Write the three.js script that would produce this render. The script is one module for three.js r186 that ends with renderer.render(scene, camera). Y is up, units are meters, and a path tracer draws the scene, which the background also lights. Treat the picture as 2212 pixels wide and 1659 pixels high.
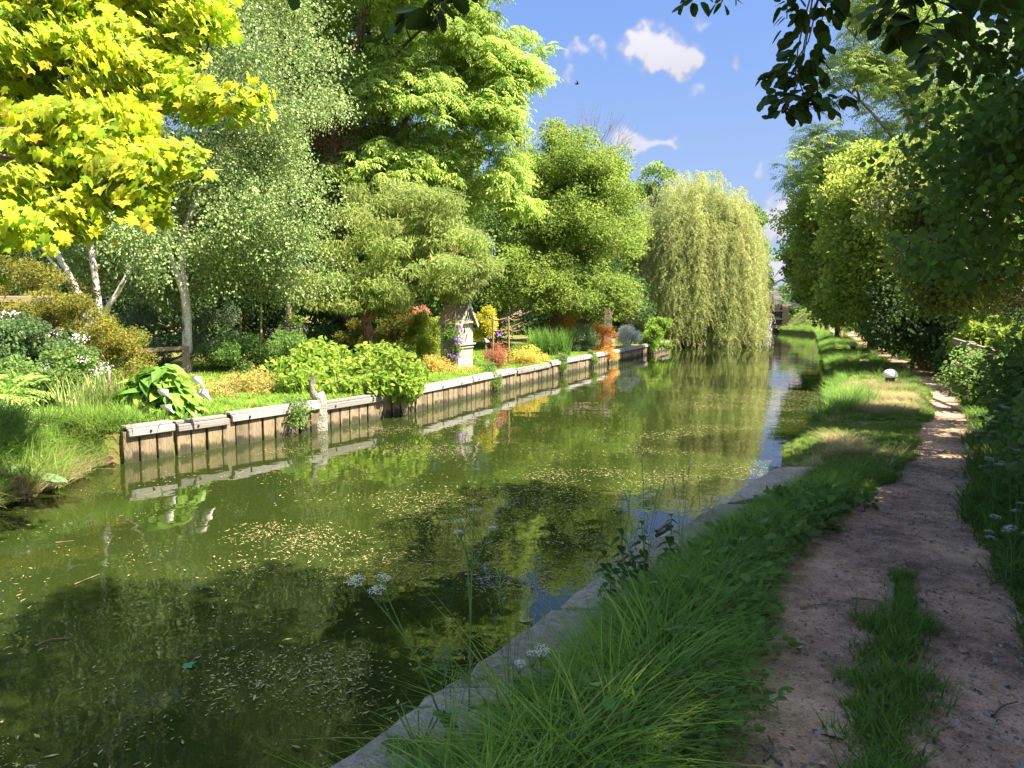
import * as THREE from 'three';
import { mergeGeometries } from 'three/addons/utils/BufferGeometryUtils.js';
import { RoundedBoxGeometry } from 'three/addons/geometries/RoundedBoxGeometry.js';

// ------------------------------------------------------------------ camera, sky, sun, exposure
const EXPOSURE = 4.7;
const scene = new THREE.Scene();
const camera = new THREE.PerspectiveCamera(53.03, 1024 / 768, 0.05, 2000);
camera.position.set(0, 2, 0);
const PITCH = Math.atan(155.5 / 1663);
camera.rotation.set(-PITCH, 0, 0);
const renderer = new THREE.WebGLRenderer({ antialias: true });
renderer.toneMapping = THREE.LinearToneMapping;
renderer.toneMappingExposure = EXPOSURE;
renderer.shadowMap.enabled = true;

let seed = 12345;
const rnd = () => { seed = (seed + 0x6d2b79f5) | 0; let t = Math.imul(seed ^ (seed >>> 15), 1 | seed); t = (t + Math.imul(t ^ (t >>> 7), 61 | t)) ^ t; return ((t ^ (t >>> 14)) >>> 0) / 4294967296; };
const R = (a, b) => a + (b - a) * rnd();
const gauss = () => (rnd() + rnd() + rnd() - 1.5) * 1.15;
const { clamp, lerp, smoothstep } = THREE.MathUtils;
// tileable value noise: lattice of n cells
const hash = (x, y, s) => { let h = Math.imul(x, 374761393) + Math.imul(y, 668265263) + Math.imul(s, 974634777); h = Math.imul(h ^ (h >>> 13), 1274126177); h ^= h >>> 16; return (h >>> 0) / 4294967296; };
function vnoise(x, y, n, s) {
  const ix = Math.floor(x), iy = Math.floor(y), fx = x - ix, fy = y - iy, u = fx * fx * (3 - 2 * fx), v = fy * fy * (3 - 2 * fy);
  const w = (a) => ((a % n) + n) % n;
  const a = hash(w(ix), w(iy), s), b = hash(w(ix + 1), w(iy), s), c = hash(w(ix), w(iy + 1), s), d = hash(w(ix + 1), w(iy + 1), s);
  return lerp(lerp(a, b, u), lerp(c, d, u), v);
}
function fbm(x, y, n, s, oct = 5, gain = 0.5) { let sum = 0, amp = 1, tot = 0; for (let i = 0; i < oct; i++) { sum += amp * vnoise(x * n, y * n, n, s + i); tot += amp; amp *= gain; n *= 2; } return sum / tot; }

const SUN_EL = 57 * Math.PI / 180, SUN_DIR = (() => { const v = [Math.cos(SUN_EL), Math.sin(SUN_EL), Math.cos(SUN_EL) * .35], l = Math.hypot(...v); return v.map((q) => q / l); })();
{ // the sky: clear air with small fair-weather clouds, the same all round
  const W = 4096, H = 2048, data = new Float32Array(W * H * 4), k = 1 / EXPOSURE;
  const top = [0.15, 0.32, 0.86], mid = [0.225, 0.42, 0.94], low = [0.47, 0.64, 0.95], gnd = [0.08, 0.085, 0.06];
  for (let row = 0; row < H; row++) {
    const el = ((row + 0.5) / H - 0.5) * 180;
    let c;
    if (el < 0) c = gnd;
    else { const a = smoothstep(el, 0, 26), b = smoothstep(el, 20, 75); c = [0, 1, 2].map((i) => lerp(lerp(low[i], mid[i], a), top[i], b)); }
    const ey = Math.sin(el * Math.PI / 180), ec = Math.cos(el * Math.PI / 180);
    for (let col = 0; col < W; col++) { const o = (row * W + col) * 4, az = ((col + .5) / W - .5) * 2 * Math.PI;
      // the air is whiter and brighter towards the sun
      const cs = el < 0 ? 0 : Math.max(0, Math.cos(az) * ec * SUN_DIR[0] + ey * SUN_DIR[1] + Math.sin(az) * ec * SUN_DIR[2]), gl = 2.4 * Math.pow(cs, 4) + 5 * Math.pow(cs, 30);
      data[o] = (c[0] + gl * .9) * k; data[o + 1] = (c[1] + gl * .92) * k; data[o + 2] = (c[2] + gl * .95) * k; data[o + 3] = 1; }
  }
  // a cloud is a few soft puffs; azimuth from straight ahead (to the right), elevation, half sizes in degrees
  const clouds = [];
  const addCloud = (az, el, puffs, dens = 1) => clouds.push({ az, el, puffs, dens });
  addCloud(10.3, 17.7, [[-1.5, .9, 1.2, .9], [-.2, .6, 1.5, 1.1], [1.4, .1, 1.4, 1.1], [.3, -.6, 1.9, .9], [2.1, -.4, 1.1, .8], [-.9, 0.1, 1.0, .7], [.8, -1.2, 1.4, .5]], 1.1);
  addCloud(5.6, 18.0, [[-1.3, 0, .45, .6], [-.4, .2, .55, .5], [.7, .2, .5, .45]], .62);
  addCloud(3.9, 16.4, [[0, 0, .6, .5]], .5);
  addCloud(13.6, 19.4, [[0, 0, .6, .35]], .5);
  addCloud(15.2, 16.4, [[0, 0, .5, .5]], .5);
  addCloud(13.4, 15.3, [[0, 0, .8, .4]], .45);
  addCloud(9.1, 12.0, [[-1.2, .5, .9, .9], [-.4, .1, 1.3, .8], [.8, -.3, 1.4, .5], [1.8, -.4, .9, .35]], .8);
  addCloud(17.9, 9.9, [[0, 0, .5, .45]], .45);
  addCloud(19.0, 6.8, [[-.8, -.6, 1.6, 1.0], [.3, .2, 1.6, 1.5], [1.9, .2, 2.2, 1.5], [1, -1.6, 3.0, 1.2], [3.4, .4, 2, 1.6]], 1.1);
  addCloud(26.5, 15.5, [[0, 0, 3, 1.3], [2, .6, 2.4, 1.2], [5, .3, 2.6, 1.4]], .95);
  addCloud(20.5, 2.5, [[-2, 0, 4, 1.4], [3, .4, 5, 1.8]], .8);
  for (let i = 0; i < 60; i++) {
    const az = R(42, 330), el = R(6, 70), n = 3 + Math.floor(rnd() * 4), s = R(.8, 2.6), p = [];
    for (let j = 0; j < n; j++) p.push([gauss() * 2.2 * s, gauss() * .6 * s, R(.9, 1.9) * s, R(.6, 1.2) * s]);
    addCloud(az, el, p, R(.6, 1.1));
  }
  for (const cl of clouds) {
    const reach = 9, e0 = Math.max(0, cl.el - reach), e1 = Math.min(88, cl.el + reach), stretch = 1 / Math.cos(cl.el * Math.PI / 180);
    const r0 = Math.floor((e0 / 180 + .5) * H), r1 = Math.ceil((e1 / 180 + .5) * H), span = Math.ceil(14 * stretch / 360 * W), c0 = Math.round(((cl.az - 90) / 360 + .5) * W);
    const sd = Math.floor(Math.abs(cl.az * 13)) + 7;
    for (let row = r0; row < r1; row++) for (let dc = -span; dc <= span; dc++) {
      const dy = (row + .5) / H * 180 - 90 - cl.el, dx = dc / W * 360 / stretch;
      const wx = (fbm((dx + 40) / 80, (dy + 40) / 80, 64, sd, 4) - .5) * 2.2, wy = (fbm((dx + 41) / 80, (dy + 43) / 80, 64, sd + 9, 4) - .5) * 1.9;
      let d = 0;
      for (const [px, py, rx, ry] of cl.puffs) { const q = ((dx + wx - px) / rx) ** 2 + ((dy + wy - py) / ry) ** 2; if (q < 4) d += Math.exp(-q * 1.5); }
      if (d < .02) continue;
      d *= .1 + 1.75 * fbm((dx + 40) / 80, (dy + 40) / 80, 120, sd + 3, 6, .6);
      const a = clamp(smoothstep(d, .14, 1.05) * cl.dens, 0, .96), lit = .78 + .22 * smoothstep(d, .3, 1.1) + .06 * clamp(dy, -1, 1);
      const o = (row * W + ((c0 + dc) % W + W) % W) * 4;
      data[o] = lerp(data[o], .88 * lit * k, a); data[o + 1] = lerp(data[o + 1], .86 * lit * k, a); data[o + 2] = lerp(data[o + 2], .96 * lit * k, a);
    }
  }
  const t = new THREE.DataTexture(data, W, H, THREE.RGBAFormat, THREE.FloatType);
  t.mapping = THREE.EquirectangularReflectionMapping; t.magFilter = THREE.LinearFilter; t.needsUpdate = true;
  scene.background = t; scene.environment = t;
}
const sun = new THREE.DirectionalLight(0xfff1dc, 5);
sun.name = 'sun';
sun.position.set(SUN_DIR[0] * 100, SUN_DIR[1] * 100, SUN_DIR[2] * 100);
sun.castShadow = true;
Object.assign(sun.shadow.camera, { left: -80, right: 80, top: 80, bottom: -80, near: 1, far: 260 });
scene.add(sun, sun.target);

// ------------------------------------------------------------------ helpers
// d is the distance in front of the camera, along its level line of sight; x to the right; y above the water
const V = (x, y, d) => new THREE.Vector3(x, y, -d);
const C = Math.cos(PITCH), S = Math.sin(PITCH);
const ray = (px, py) => { const a = (px - 1106) / 1663, b = -(py - 829.5) / 1663; return [a, b * C - S, C + b * S]; };
const at = (px, py, d) => { const r = ray(px, py), t = d / r[2]; return [r[0] * t, 2 + r[1] * t, d]; };       // a point at that distance
const onto = (px, py, h) => { const r = ray(px, py), t = (h - 2) / r[1]; return [r[0] * t, h, r[2] * t]; };    // a point on the level h
const names = new Map();
const numbered = (n) => { const k = names.get(n) || 0; names.set(n, k + 1); return k ? n + '_' + String(k).padStart(3, '0') : n; };
function tag(o, label, category, group, kind) { o.userData.label = label; if (category) o.userData.category = category; if (group) o.userData.group = group; if (kind) o.userData.kind = kind; return o; }
function thing(name, label, category, pos, group) { const o = new THREE.Group(); o.name = numbered(name); o.position.copy(V(...pos)); scene.add(o); return tag(o, label, category, group); }
function part(name, geo, mat, parent) { const m = new THREE.Mesh(geo, mat); m.name = name; m.castShadow = m.receiveShadow = true; parent.add(m); return m; }
function struct(name, geo, mat) { const m = part(numbered(name), geo, mat, scene); m.userData.kind = 'structure'; return m; }

class Geo {                                   // a triangle soup with a colour per vertex
  constructor() { this.p = []; this.c = []; this.i = []; this.u = []; }
  v(x, y, z, c, u, w) { this.p.push(x, y, z); if (c) this.c.push(c[0], c[1], c[2]); if (u !== undefined) this.u.push(u, w); return this.p.length / 3 - 1; }
  t(a, b, c) { this.i.push(a, b, c); }
  build() {
    const g = new THREE.BufferGeometry();
    g.setAttribute('position', new THREE.Float32BufferAttribute(this.p, 3));
    if (this.c.length) g.setAttribute('color', new THREE.Float32BufferAttribute(this.c, 3));
    if (this.u.length) g.setAttribute('uv', new THREE.Float32BufferAttribute(this.u, 2));
    g.setIndex(this.i); return g;
  }
}
const v3 = (x, y, z) => new THREE.Vector3(x, y, z);
const unit = () => { for (;;) { const v = v3(R(-1, 1), R(-1, 1), R(-1, 1)), l = v.length(); if (l > .1 && l < 1) return v.divideScalar(l); } };
const mixc = (a, b, t) => [lerp(a[0], b[0], t), lerp(a[1], b[1], t), lerp(a[2], b[2], t)];
const mulc = (a, k) => [a[0] * k, a[1] * k, a[2] * k];
// leaf outlines: along 0..1, across -.5..+.5
const DIAMOND = [[0, 0], [.42, .5], [1, 0], [.42, -.5]];
const OVAL = [[0, 0], [.16, .3], [.45, .5], [.8, .33], [1, 0], [.8, -.33], [.45, -.5], [.16, -.3]];
const ROUND = [[0, 0], [.1, .33], [.38, .52], [.7, .46], [.9, .22], [1, 0], [.9, -.22], [.7, -.46], [.38, -.52], [.1, -.33]];
const HEART = [[.1, 0], [0, .25], [.2, .5], [.5, .42], [1, 0], [.5, -.42], [.2, -.5], [0, -.25]];
const MAPLE = [[.12, 0], [0, .16], [.16, .3], [.2, .55], [.4, .36], [.55, .5], [.68, .52], [.66, .2], [1, 0], [.66, -.2], [.68, -.52], [.55, -.5], [.4, -.36], [.2, -.55], [.16, -.3], [0, -.16]];
const LUSH = 1.62;
function leaf(G, outline, o, a, n, len, wid, col, bend = .15, fold = .12) {
  if (col) col = [Math.min(col[0] * LUSH, .78), Math.min(col[1] * LUSH * .95, .78), Math.min(col[2] * LUSH * 1.2, .74)];
  a = a.clone().normalize(); const b = a.clone().cross(n).normalize(); n = b.clone().cross(a);
  const put = (u, w) => { const k = -bend * u * u * len + fold * Math.abs(w) * wid; return G.v(o.x + a.x * u * len + b.x * w * wid + n.x * k, o.y + a.y * u * len + b.y * w * wid + n.y * k, o.z + a.z * u * len + b.z * w * wid + n.z * k, col); };
  if (outline.length === 4) { const q = outline.map(([u, w]) => put(u, w)); G.t(q[0], q[1], q[2]); G.t(q[0], q[2], q[3]); return; }
  const m = put(.45, 0), q = outline.map(([u, w]) => put(u, w));
  for (let i = 0; i < q.length; i++) G.t(m, q[i], q[(i + 1) % q.length]);
}
function strip(G, pts, w, col, up = v3(0, 0, 1)) {       // a thin flat-sided stem along points: three-sided tube
  let last = null;
  pts.forEach((p, k) => {
    const r = w * (1 - .6 * k / (pts.length - 1)) * .5, ids = [];
    for (let j = 0; j < 3; j++) { const a = j * 2.094; ids.push(G.v(p.x + Math.cos(a) * r, p.y + (Math.abs(up.y) > .5 ? 0 : 0), p.z + Math.sin(a) * r, col)); }
    if (last) for (let j = 0; j < 3; j++) { const n = (j + 1) % 3; G.t(last[j], last[n], ids[n]); G.t(last[j], ids[n], ids[j]); }
    last = ids;
  });
}
function tube(pts, r0, r1, sides = 6, seg = 3, wobble = 0) {  // a tapering limb along points, with uv (round, along in metres)
  const curve = new THREE.CatmullRomCurve3(pts), n = Math.max(2, (pts.length - 1) * seg), G = new Geo(), fr = curve.computeFrenetFrames(n), L = curve.getLength();
  for (let i = 0; i <= n; i++) {
    const t = i / n, p = curve.getPointAt(t), r = lerp(r0, r1, Math.pow(t, .8));
    for (let j = 0; j <= sides; j++) {
      const a = j / sides * Math.PI * 2, q = r * (1 + wobble * (hash(i, j % sides, 5) - .5)), N = fr.normals[i], B = fr.binormals[i], c = Math.cos(a) * q, s = Math.sin(a) * q;
      G.v(p.x + N.x * c + B.x * s, p.y + N.y * c + B.y * s, p.z + N.z * c + B.z * s, null, j / sides, t * L);
    }
  }
  for (let i = 0; i < n; i++) for (let j = 0; j < sides; j++) { const a = i * (sides + 1) + j, b = a + sides + 1; G.t(a, b, a + 1); G.t(b, b + 1, a + 1); }
  const g = G.build(); g.computeVertexNormals(); return g;
}
function box(w, h, d, bevel = .006) { return new RoundedBoxGeometry(w, h, d, 1, Math.min(bevel, w / 3, h / 3, d / 3)); }
// board from a to b (points), of that width (horizontal across) and height
function bar(a, b, w, h, bevel = .006, roll = 0) {
  const L = a.distanceTo(b), g = box(L, h, w, bevel), m = new THREE.Matrix4(), x = b.clone().sub(a).normalize(), z = v3(0, 1, 0).cross(x).negate();
  if (z.lengthSq() < 1e-6) z.set(0, 0, 1); z.normalize(); const y = z.clone().cross(x);
  m.makeBasis(x, y, z); if (roll) m.multiply(new THREE.Matrix4().makeRotationX(roll)); m.setPosition(a.clone().add(b).multiplyScalar(.5));
  return g.applyMatrix4(m);
}
// ------------------------------------------------------------------ textures
function tex(w, h, fn, rx = 1, ry = 1) {
  const data = new Uint8Array(w * h * 4);
  for (let y = 0; y < h; y++) for (let x = 0; x < w; x++) { const c = fn((x + .5) / w, (y + .5) / h), o = (y * w + x) * 4; for (let i = 0; i < 3; i++) data[o + i] = clamp((c.length ? c[i] : c) * 255, 0, 255); data[o + 3] = 255; }
  const t = new THREE.DataTexture(data, w, h, THREE.RGBAFormat); t.wrapS = t.wrapT = THREE.RepeatWrapping; t.magFilter = THREE.LinearFilter; t.repeat.set(rx, ry); t.needsUpdate = true; return t;
}
const rep = (t, rx, ry) => { const c = t.clone(); c.repeat.set(rx, ry); c.needsUpdate = true; return c; };
const speck = (x, y, n, s, cut) => { const ix = Math.floor(x * n), iy = Math.floor(y * n), h = hash(ix, iy, s); if (h < cut) return 0; const cx = hash(ix, iy, s + 1) * .6 + .2, cy = hash(ix, iy, s + 2) * .6 + .2, r = .12 + .3 * hash(ix, iy, s + 3); return smoothstep(r - Math.hypot(x * n - ix - cx, y * n - iy - cy), 0, .12); };
const dirtTex = tex(1024, 1024, (x, y) => {
  const a = fbm(x, y, 4, 1, 3), b = fbm(x, y, 32, 7, 4), c = vnoise(x * 340, y * 340, 340, 30);
  let v = .42 + .75 * (a - .5) + .42 * (b - .5) + .22 * (c - .5), r = 1.0, g = .80, bl = .64;
  const st = speck(x, y, 90, 40, .86), dk = Math.max(speck(x, y, 60, 50, .8), speck(x + .01, y, 130, 56, .78));
  v = lerp(v, v + .22, st); v = lerp(v, v * .5, dk * .8); g += .05 * (a - .5) + .08 * st; bl += .08 * (b - .5) + .1 * st;
  return [v * r, v * g, v * bl];
});
const dirtBump = tex(1024, 1024, (x, y) => .5 + .5 * (fbm(x, y, 16, 60, 5) - .5) + .25 * (vnoise(x * 300, y * 300, 300, 31) - .5) + .4 * speck(x, y, 90, 40, .86));
const soilTex = tex(512, 512, (x, y) => { const b = fbm(x, y, 16, 70, 5), a = fbm(x, y, 3, 75, 3), v = .3 + .5 * b; return mixc([v * .8, v * .62, v * .38], [v * .55, v * .75, v * .22], smoothstep(a, .35, .6)); });
const stoneTex = tex(1024, 1024, (x, y) => { const a = fbm(x, y, 5, 80, 4), b = fbm(x, y, 60, 85, 4), m = fbm(x, y, 9, 88, 4); let v = .5 + .35 * (a - .5) + .45 * (b - .5); v *= 1 - .45 * speck(x, y, 120, 90, .8); const lich = smoothstep(m, .56, .68) * .6; return mixc([v, v * .92, v * .83], [v * .75, v * .8, v * .5], lich); });
const stoneBump = tex(512, 512, (x, y) => .5 + .8 * (fbm(x, y, 24, 95, 5) - .5) - .3 * speck(x, y, 60, 90, .8));
const woodTex = tex(512, 512, (x, y) => { const g = fbm(x * .06 + 3, y, 48, 100, 4), st = fbm(x * .1, y, 12, 105, 3), k = vnoise(x * 6, y * 6, 6, 108); const v = .62 + .7 * (g - .5) + .35 * (st - .5) + .15 * (k - .5); return [v, v * .985, v * .96]; });
const plankTex = tex(512, 512, (x, y) => { const g = fbm(x, y * .15, 40, 110, 4), st = fbm(x, y, 5, 115, 4), wet = 1 - smoothstep(y + .22 * (st - .5) + .05 * (g - .5), .53, .66); let v = .66 + .5 * (g - .5) + .5 * (st - .5); v = lerp(v, v * .55, wet); return mixc(mulc([v, v * .91, v * .76], 1 - .6 * wet), [v * .3, v * .36, v * .17], wet * .8 + smoothstep(st, .48, .72) * .6); });
const birchTex = tex(256, 1024, (x, y) => { const b = fbm(x, y, 6, 120, 4), l = smoothstep(fbm(x * .25, y, 96, 125, 2), .62, .7), d = smoothstep(fbm(x, y, 5, 130, 4), .62, .72); let v = .72 + .3 * (b - .5); v = lerp(v, .1, Math.max(l * .75, d)); return [v, v * .96, v * .88]; });
const barkTex = tex(256, 512, (x, y) => { const r = fbm(x, y * .35, 16, 140, 4), b = fbm(x, y, 8, 145, 4), v = .25 + .9 * (r - .35) + .3 * (b - .5); return [v, v * .9, v * .78]; });
const barkBump = tex(256, 512, (x, y) => fbm(x, y * .35, 16, 140, 4));
const rippleTex = tex(1024, 1024, (x, y) => .5 + .55 * (fbm(x, y, 7, 150, 2, .4) - .5) + .3 * (fbm(x, y, 22, 160, 3, .45) - .5));
const leafBump = tex(256, 256, (x, y) => .5 + .4 * (fbm(x, y, 8, 170, 3) - .5));

const std = (o) => new THREE.MeshStandardMaterial(o);
const leafMat = (o = {}) => new THREE.MeshPhysicalMaterial({ color: 0xffffff, vertexColors: true, side: THREE.DoubleSide, roughness: 1, transmission: .55, thickness: 0, clearcoat: .1, clearcoatRoughness: .4, specularIntensity: .2, ...o });
const M = {
  leaf: leafMat(), shiny: leafMat({ clearcoat: .35, clearcoatRoughness: .34, transmission: .32 }), soft: leafMat({ clearcoat: .06, transmission: .5 }), grass: leafMat({ clearcoat: .14, clearcoatRoughness: .4, transmission: .4 }), petal: leafMat({ clearcoat: 0, transmission: .35 }),
  debris: std({ vertexColors: true, roughness: .8, side: THREE.DoubleSide }),
  bark: std({ color: new THREE.Color().setRGB(.42, .36, .3), map: rep(barkTex, 2, 1), bumpMap: rep(barkBump, 2, 1), bumpScale: .03, roughness: .95 }),
  barkGrey: std({ color: new THREE.Color().setRGB(.62, .6, .56), map: rep(barkTex, 2, 1.2), bumpMap: rep(barkBump, 2, 1.2), bumpScale: .02, roughness: .95 }),
  barkRed: std({ color: new THREE.Color().setRGB(.62, .42, .38), map: rep(barkTex, 2, 1.2), bumpMap: rep(barkBump, 2, 1.2), bumpScale: .02, roughness: .9 }),
  birch: std({ color: new THREE.Color().setRGB(.95, .92, .88), map: rep(birchTex, 1, .8), roughness: .7 }),
  twig: std({ color: new THREE.Color().setRGB(.16, .12, .085), roughness: .9 }),
  stem: std({ color: new THREE.Color().setRGB(.1, .2, .04), roughness: .7 }),
  stemRed: std({ color: new THREE.Color().setRGB(.2, .11, .05), roughness: .7 }),
};
const wood = (r, g, b, rough = .85) => std({ color: new THREE.Color().setRGB(r, g, b), map: woodTex, bumpMap: woodTex, bumpScale: .003, roughness: rough });

// ------------------------------------------------------------------ the lie of the land
const along = (pts) => (d) => { let i = 0; while (i < pts.length - 2 && d > pts[i + 1][0]) i++; const [d0, x0] = pts[i], [d1, x1] = pts[i + 1]; return lerp(x0, x1, (d - d0) / (d1 - d0)); };
const leftEdge = along([[-60, -34], [0, -8.2], [6, -5.6], [7.7, -5.22], [8.7, -5.2], [9.9, -5.33], [10.05, -5.12], [12.57, -3.46], [15.42, -1.92], [20.52, .02], [30, 3.85], [39.75, 7.7], [54.8, 14.3], [76, 24.2], [90, 30]]);
const rightEdge = along([[-60, -28], [0, -2.25], [2.6, -.57], [3.22, -.21], [4.12, .32], [5.12, .93], [6.54, 1.9], [7.95, 2.8], [9.95, 3.52], [11.25, 4.3], [13, 5.35], [15.95, 6.6], [21.32, 8.85], [28.7, 11.7], [50.6, 20.2], [65.6, 25.9], [75.6, 26.0], [90, 32]]);
const pathLeft = along([[-60, -22], [0, -.85], [2.49, .67], [3.44, 1.08], [4.37, 1.47], [5.0, 1.85], [5.82, 2.48], [6.96, 3.38], [9.28, 4.98], [12.48, 6.75], [15.5, 8.5], [22.3, 11.2], [34, 15.6], [54, 23.2], [64, 28.2], [90, 40]]);
const pathRight = along([[-60, -19], [0, 1.2], [2.49, 2.1], [4.37, 3.0], [5.96, 3.71], [9.28, 5.78], [12.48, 7.58], [14.6, 8.75], [17, 10.2], [20.5, 11.3], [32, 15.6], [34, 16.3], [50.8, 22.6], [64, 29.2], [90, 41]]);
const bump2 = (x, d) => (fbm(((x / 40) % 1 + 1) % 1, ((d / 40) % 1 + 1) % 1, 20, 200, 3) - .5);
const rise = (d) => smoothstep(d, 63, 74) * 1.9;
function leftH(x, d) { const off = leftEdge(d) - x; if (off < 0) return -.4; const wall = smoothstep(d, 9.85, 10.05), slope = .03 + .6 * smoothstep(off, 0, 1.15); return lerp(slope, .46, wall) + rise(d) * smoothstep(off, .1, 3) + .02 * off * smoothstep(off, 0, 4) * (off < 12 ? 1 : 12 / off) + .08 * bump2(x, d) * smoothstep(off, .2, 1); }
function rightH(x, d) {
  const off = x - rightEdge(d), near = 1 - smoothstep(d, 8.2, 9);
  const e = lerp(.24 + .2 * smoothstep(off, 0, .5), .31 + .14 * smoothstep(off, .3, .55), near);
  const onPath = smoothstep(x, pathLeft(d) - .25, pathLeft(d) + .1) * (1 - smoothstep(x, pathRight(d) - .1, pathRight(d) + .3));
  return e + .06 * bump2(x, d) * smoothstep(off, .5, 1) - .035 * onPath + rise(d) * smoothstep(off, .15, 3.2) + .1 * smoothstep(x, pathRight(d) + .3, pathRight(d) + 2);
}

// ------------------------------------------------------------------ ground, banks, path, water
const rows = []; for (let d = -50; d < 88; d += d < 0 ? 2.5 : d < 9 ? .15 : d < 20 ? .3 : d < 40 ? .7 : 1.5) rows.push(d); rows.push(10.0, 88, 92, 100, 115, 140, 180, 250, 400, 700); rows.sort((a, b) => a - b);
const wig = (d, s) => .12 * (vnoise(d * 1.7 + 50, s, 4096, 210) - .5) + .16 * (vnoise(d * .6 + 50, s, 4096, 213) - .5);
const pL = (d) => pathLeft(d) + wig(d, 1), pR = (d) => pathRight(d) + wig(d, 7);
function sheet(cols, h, uvs = .5) {                   // cols(d): x of every column at that distance
  const G = new Geo(); let n = 0;
  rows.forEach((d) => { const xs = cols(d); n = xs.length; xs.forEach((x) => { const y = Array.isArray(x) ? x[1] : h(x, d), X = Array.isArray(x) ? x[0] : x; G.v(X, y, -d, null, X * uvs, d * uvs); }); });
  for (let r = 0; r < rows.length - 1; r++) for (let k = 0; k < n - 1; k++) { const a = r * n + k, b = a + n; G.t(a, a + 1, b); G.t(a + 1, b + 1, b); }
  const g = G.build(); g.computeVertexNormals(); return g;
}
const soil = std({ color: new THREE.Color().setRGB(.36, .31, .18), map: soilTex, roughness: 1, side: THREE.DoubleSide });
const dirt = std({ color: new THREE.Color().setRGB(.84, .665, .525), map: dirtTex, bumpMap: dirtBump, bumpScale: .02, roughness: .95, side: THREE.DoubleSide });
const OFFS = [.03, .1, .2, .35, .55, .8, 1.15, 1.6, 2.2, 3, 4, 5.5, 8, 12, 20, 40, 90, 300];
struct('garden_bank', sheet((d) => [[leftEdge(d) + .0, -.7], ...OFFS.map((o) => leftEdge(d) - o - .02)].reverse(), leftH), soil);
struct('towpath_bank', sheet((d) => { const e = rightEdge(d) + .02, l = pL(d); return [[e - .01, -.7], ...[0, .12, .3, .42, .55, .7, .8, .88, .94, 1].map((t) => lerp(e, l, t))]; }, rightH), soil);
struct('towpath', sheet((d) => Array.from({ length: 9 }, (_, i) => lerp(pL(d), pR(d), i / 8)), (x, d) => rightH(x, d) + .018 * (fbm(((x / 8) % 1 + 1) % 1, ((d / 8) % 1 + 1) % 1, 16, 220, 4) - .5) * (x > pL(d) + .02 && x < pR(d) - .02 ? 1 : 0)), dirt);
struct('hedge_bank', sheet((d) => [0, .15, .4, .8, 1.4, 2.2, 3.5, 6, 10, 20, 50, 120, 300].map((o) => pR(d) + o), rightH), soil);
{ const g = new THREE.PlaneGeometry(3000, 3000); g.rotateX(-Math.PI / 2); g.translate(0, -.9, 0); struct('ground', g, std({ color: new THREE.Color().setRGB(.06, .065, .03), roughness: 1 })); }
const waterMat = new THREE.MeshPhysicalMaterial({ color: new THREE.Color().setRGB(.0165, .0255, .005), roughness: .02, ior: 1.36, bumpMap: rippleTex, bumpScale: .005 });
struct('water', (() => {
  const G = new Geo(), rr = rows.filter((d) => d <= 75.9);
  rr.push(75.95);
  rr.forEach((d) => { const a = leftEdge(d) - .8, b = rightEdge(d) + .5; for (let k = 0; k <= 4; k++) { const x = lerp(a, b, k / 4); G.v(x, 0, -d, null, (x * .92 + d * .38) / 4.3, (d * .92 - x * .38) / 4.3); } });
  for (let r = 0; r < rr.length - 1; r++) for (let k = 0; k < 4; k++) { const a = r * 5 + k, b = a + 5; G.t(a, a + 1, b); G.t(a + 1, b + 1, b); }
  const g = G.build(); g.computeVertexNormals(); return g;
})(), waterMat);

struct('water', (() => { const G = new Geo(); for (const d of [77.2, 100, 200, 700]) { G.v(leftEdge(d) - .5, 2.05, -d); G.v(rightEdge(d) + .5, 2.05, -d); } for (let i = 0; i < 3; i++) { G.t(i * 2, i * 2 + 1, i * 2 + 2); G.t(i * 2 + 1, i * 2 + 3, i * 2 + 2); } return G.build(); })(), waterMat);
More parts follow.
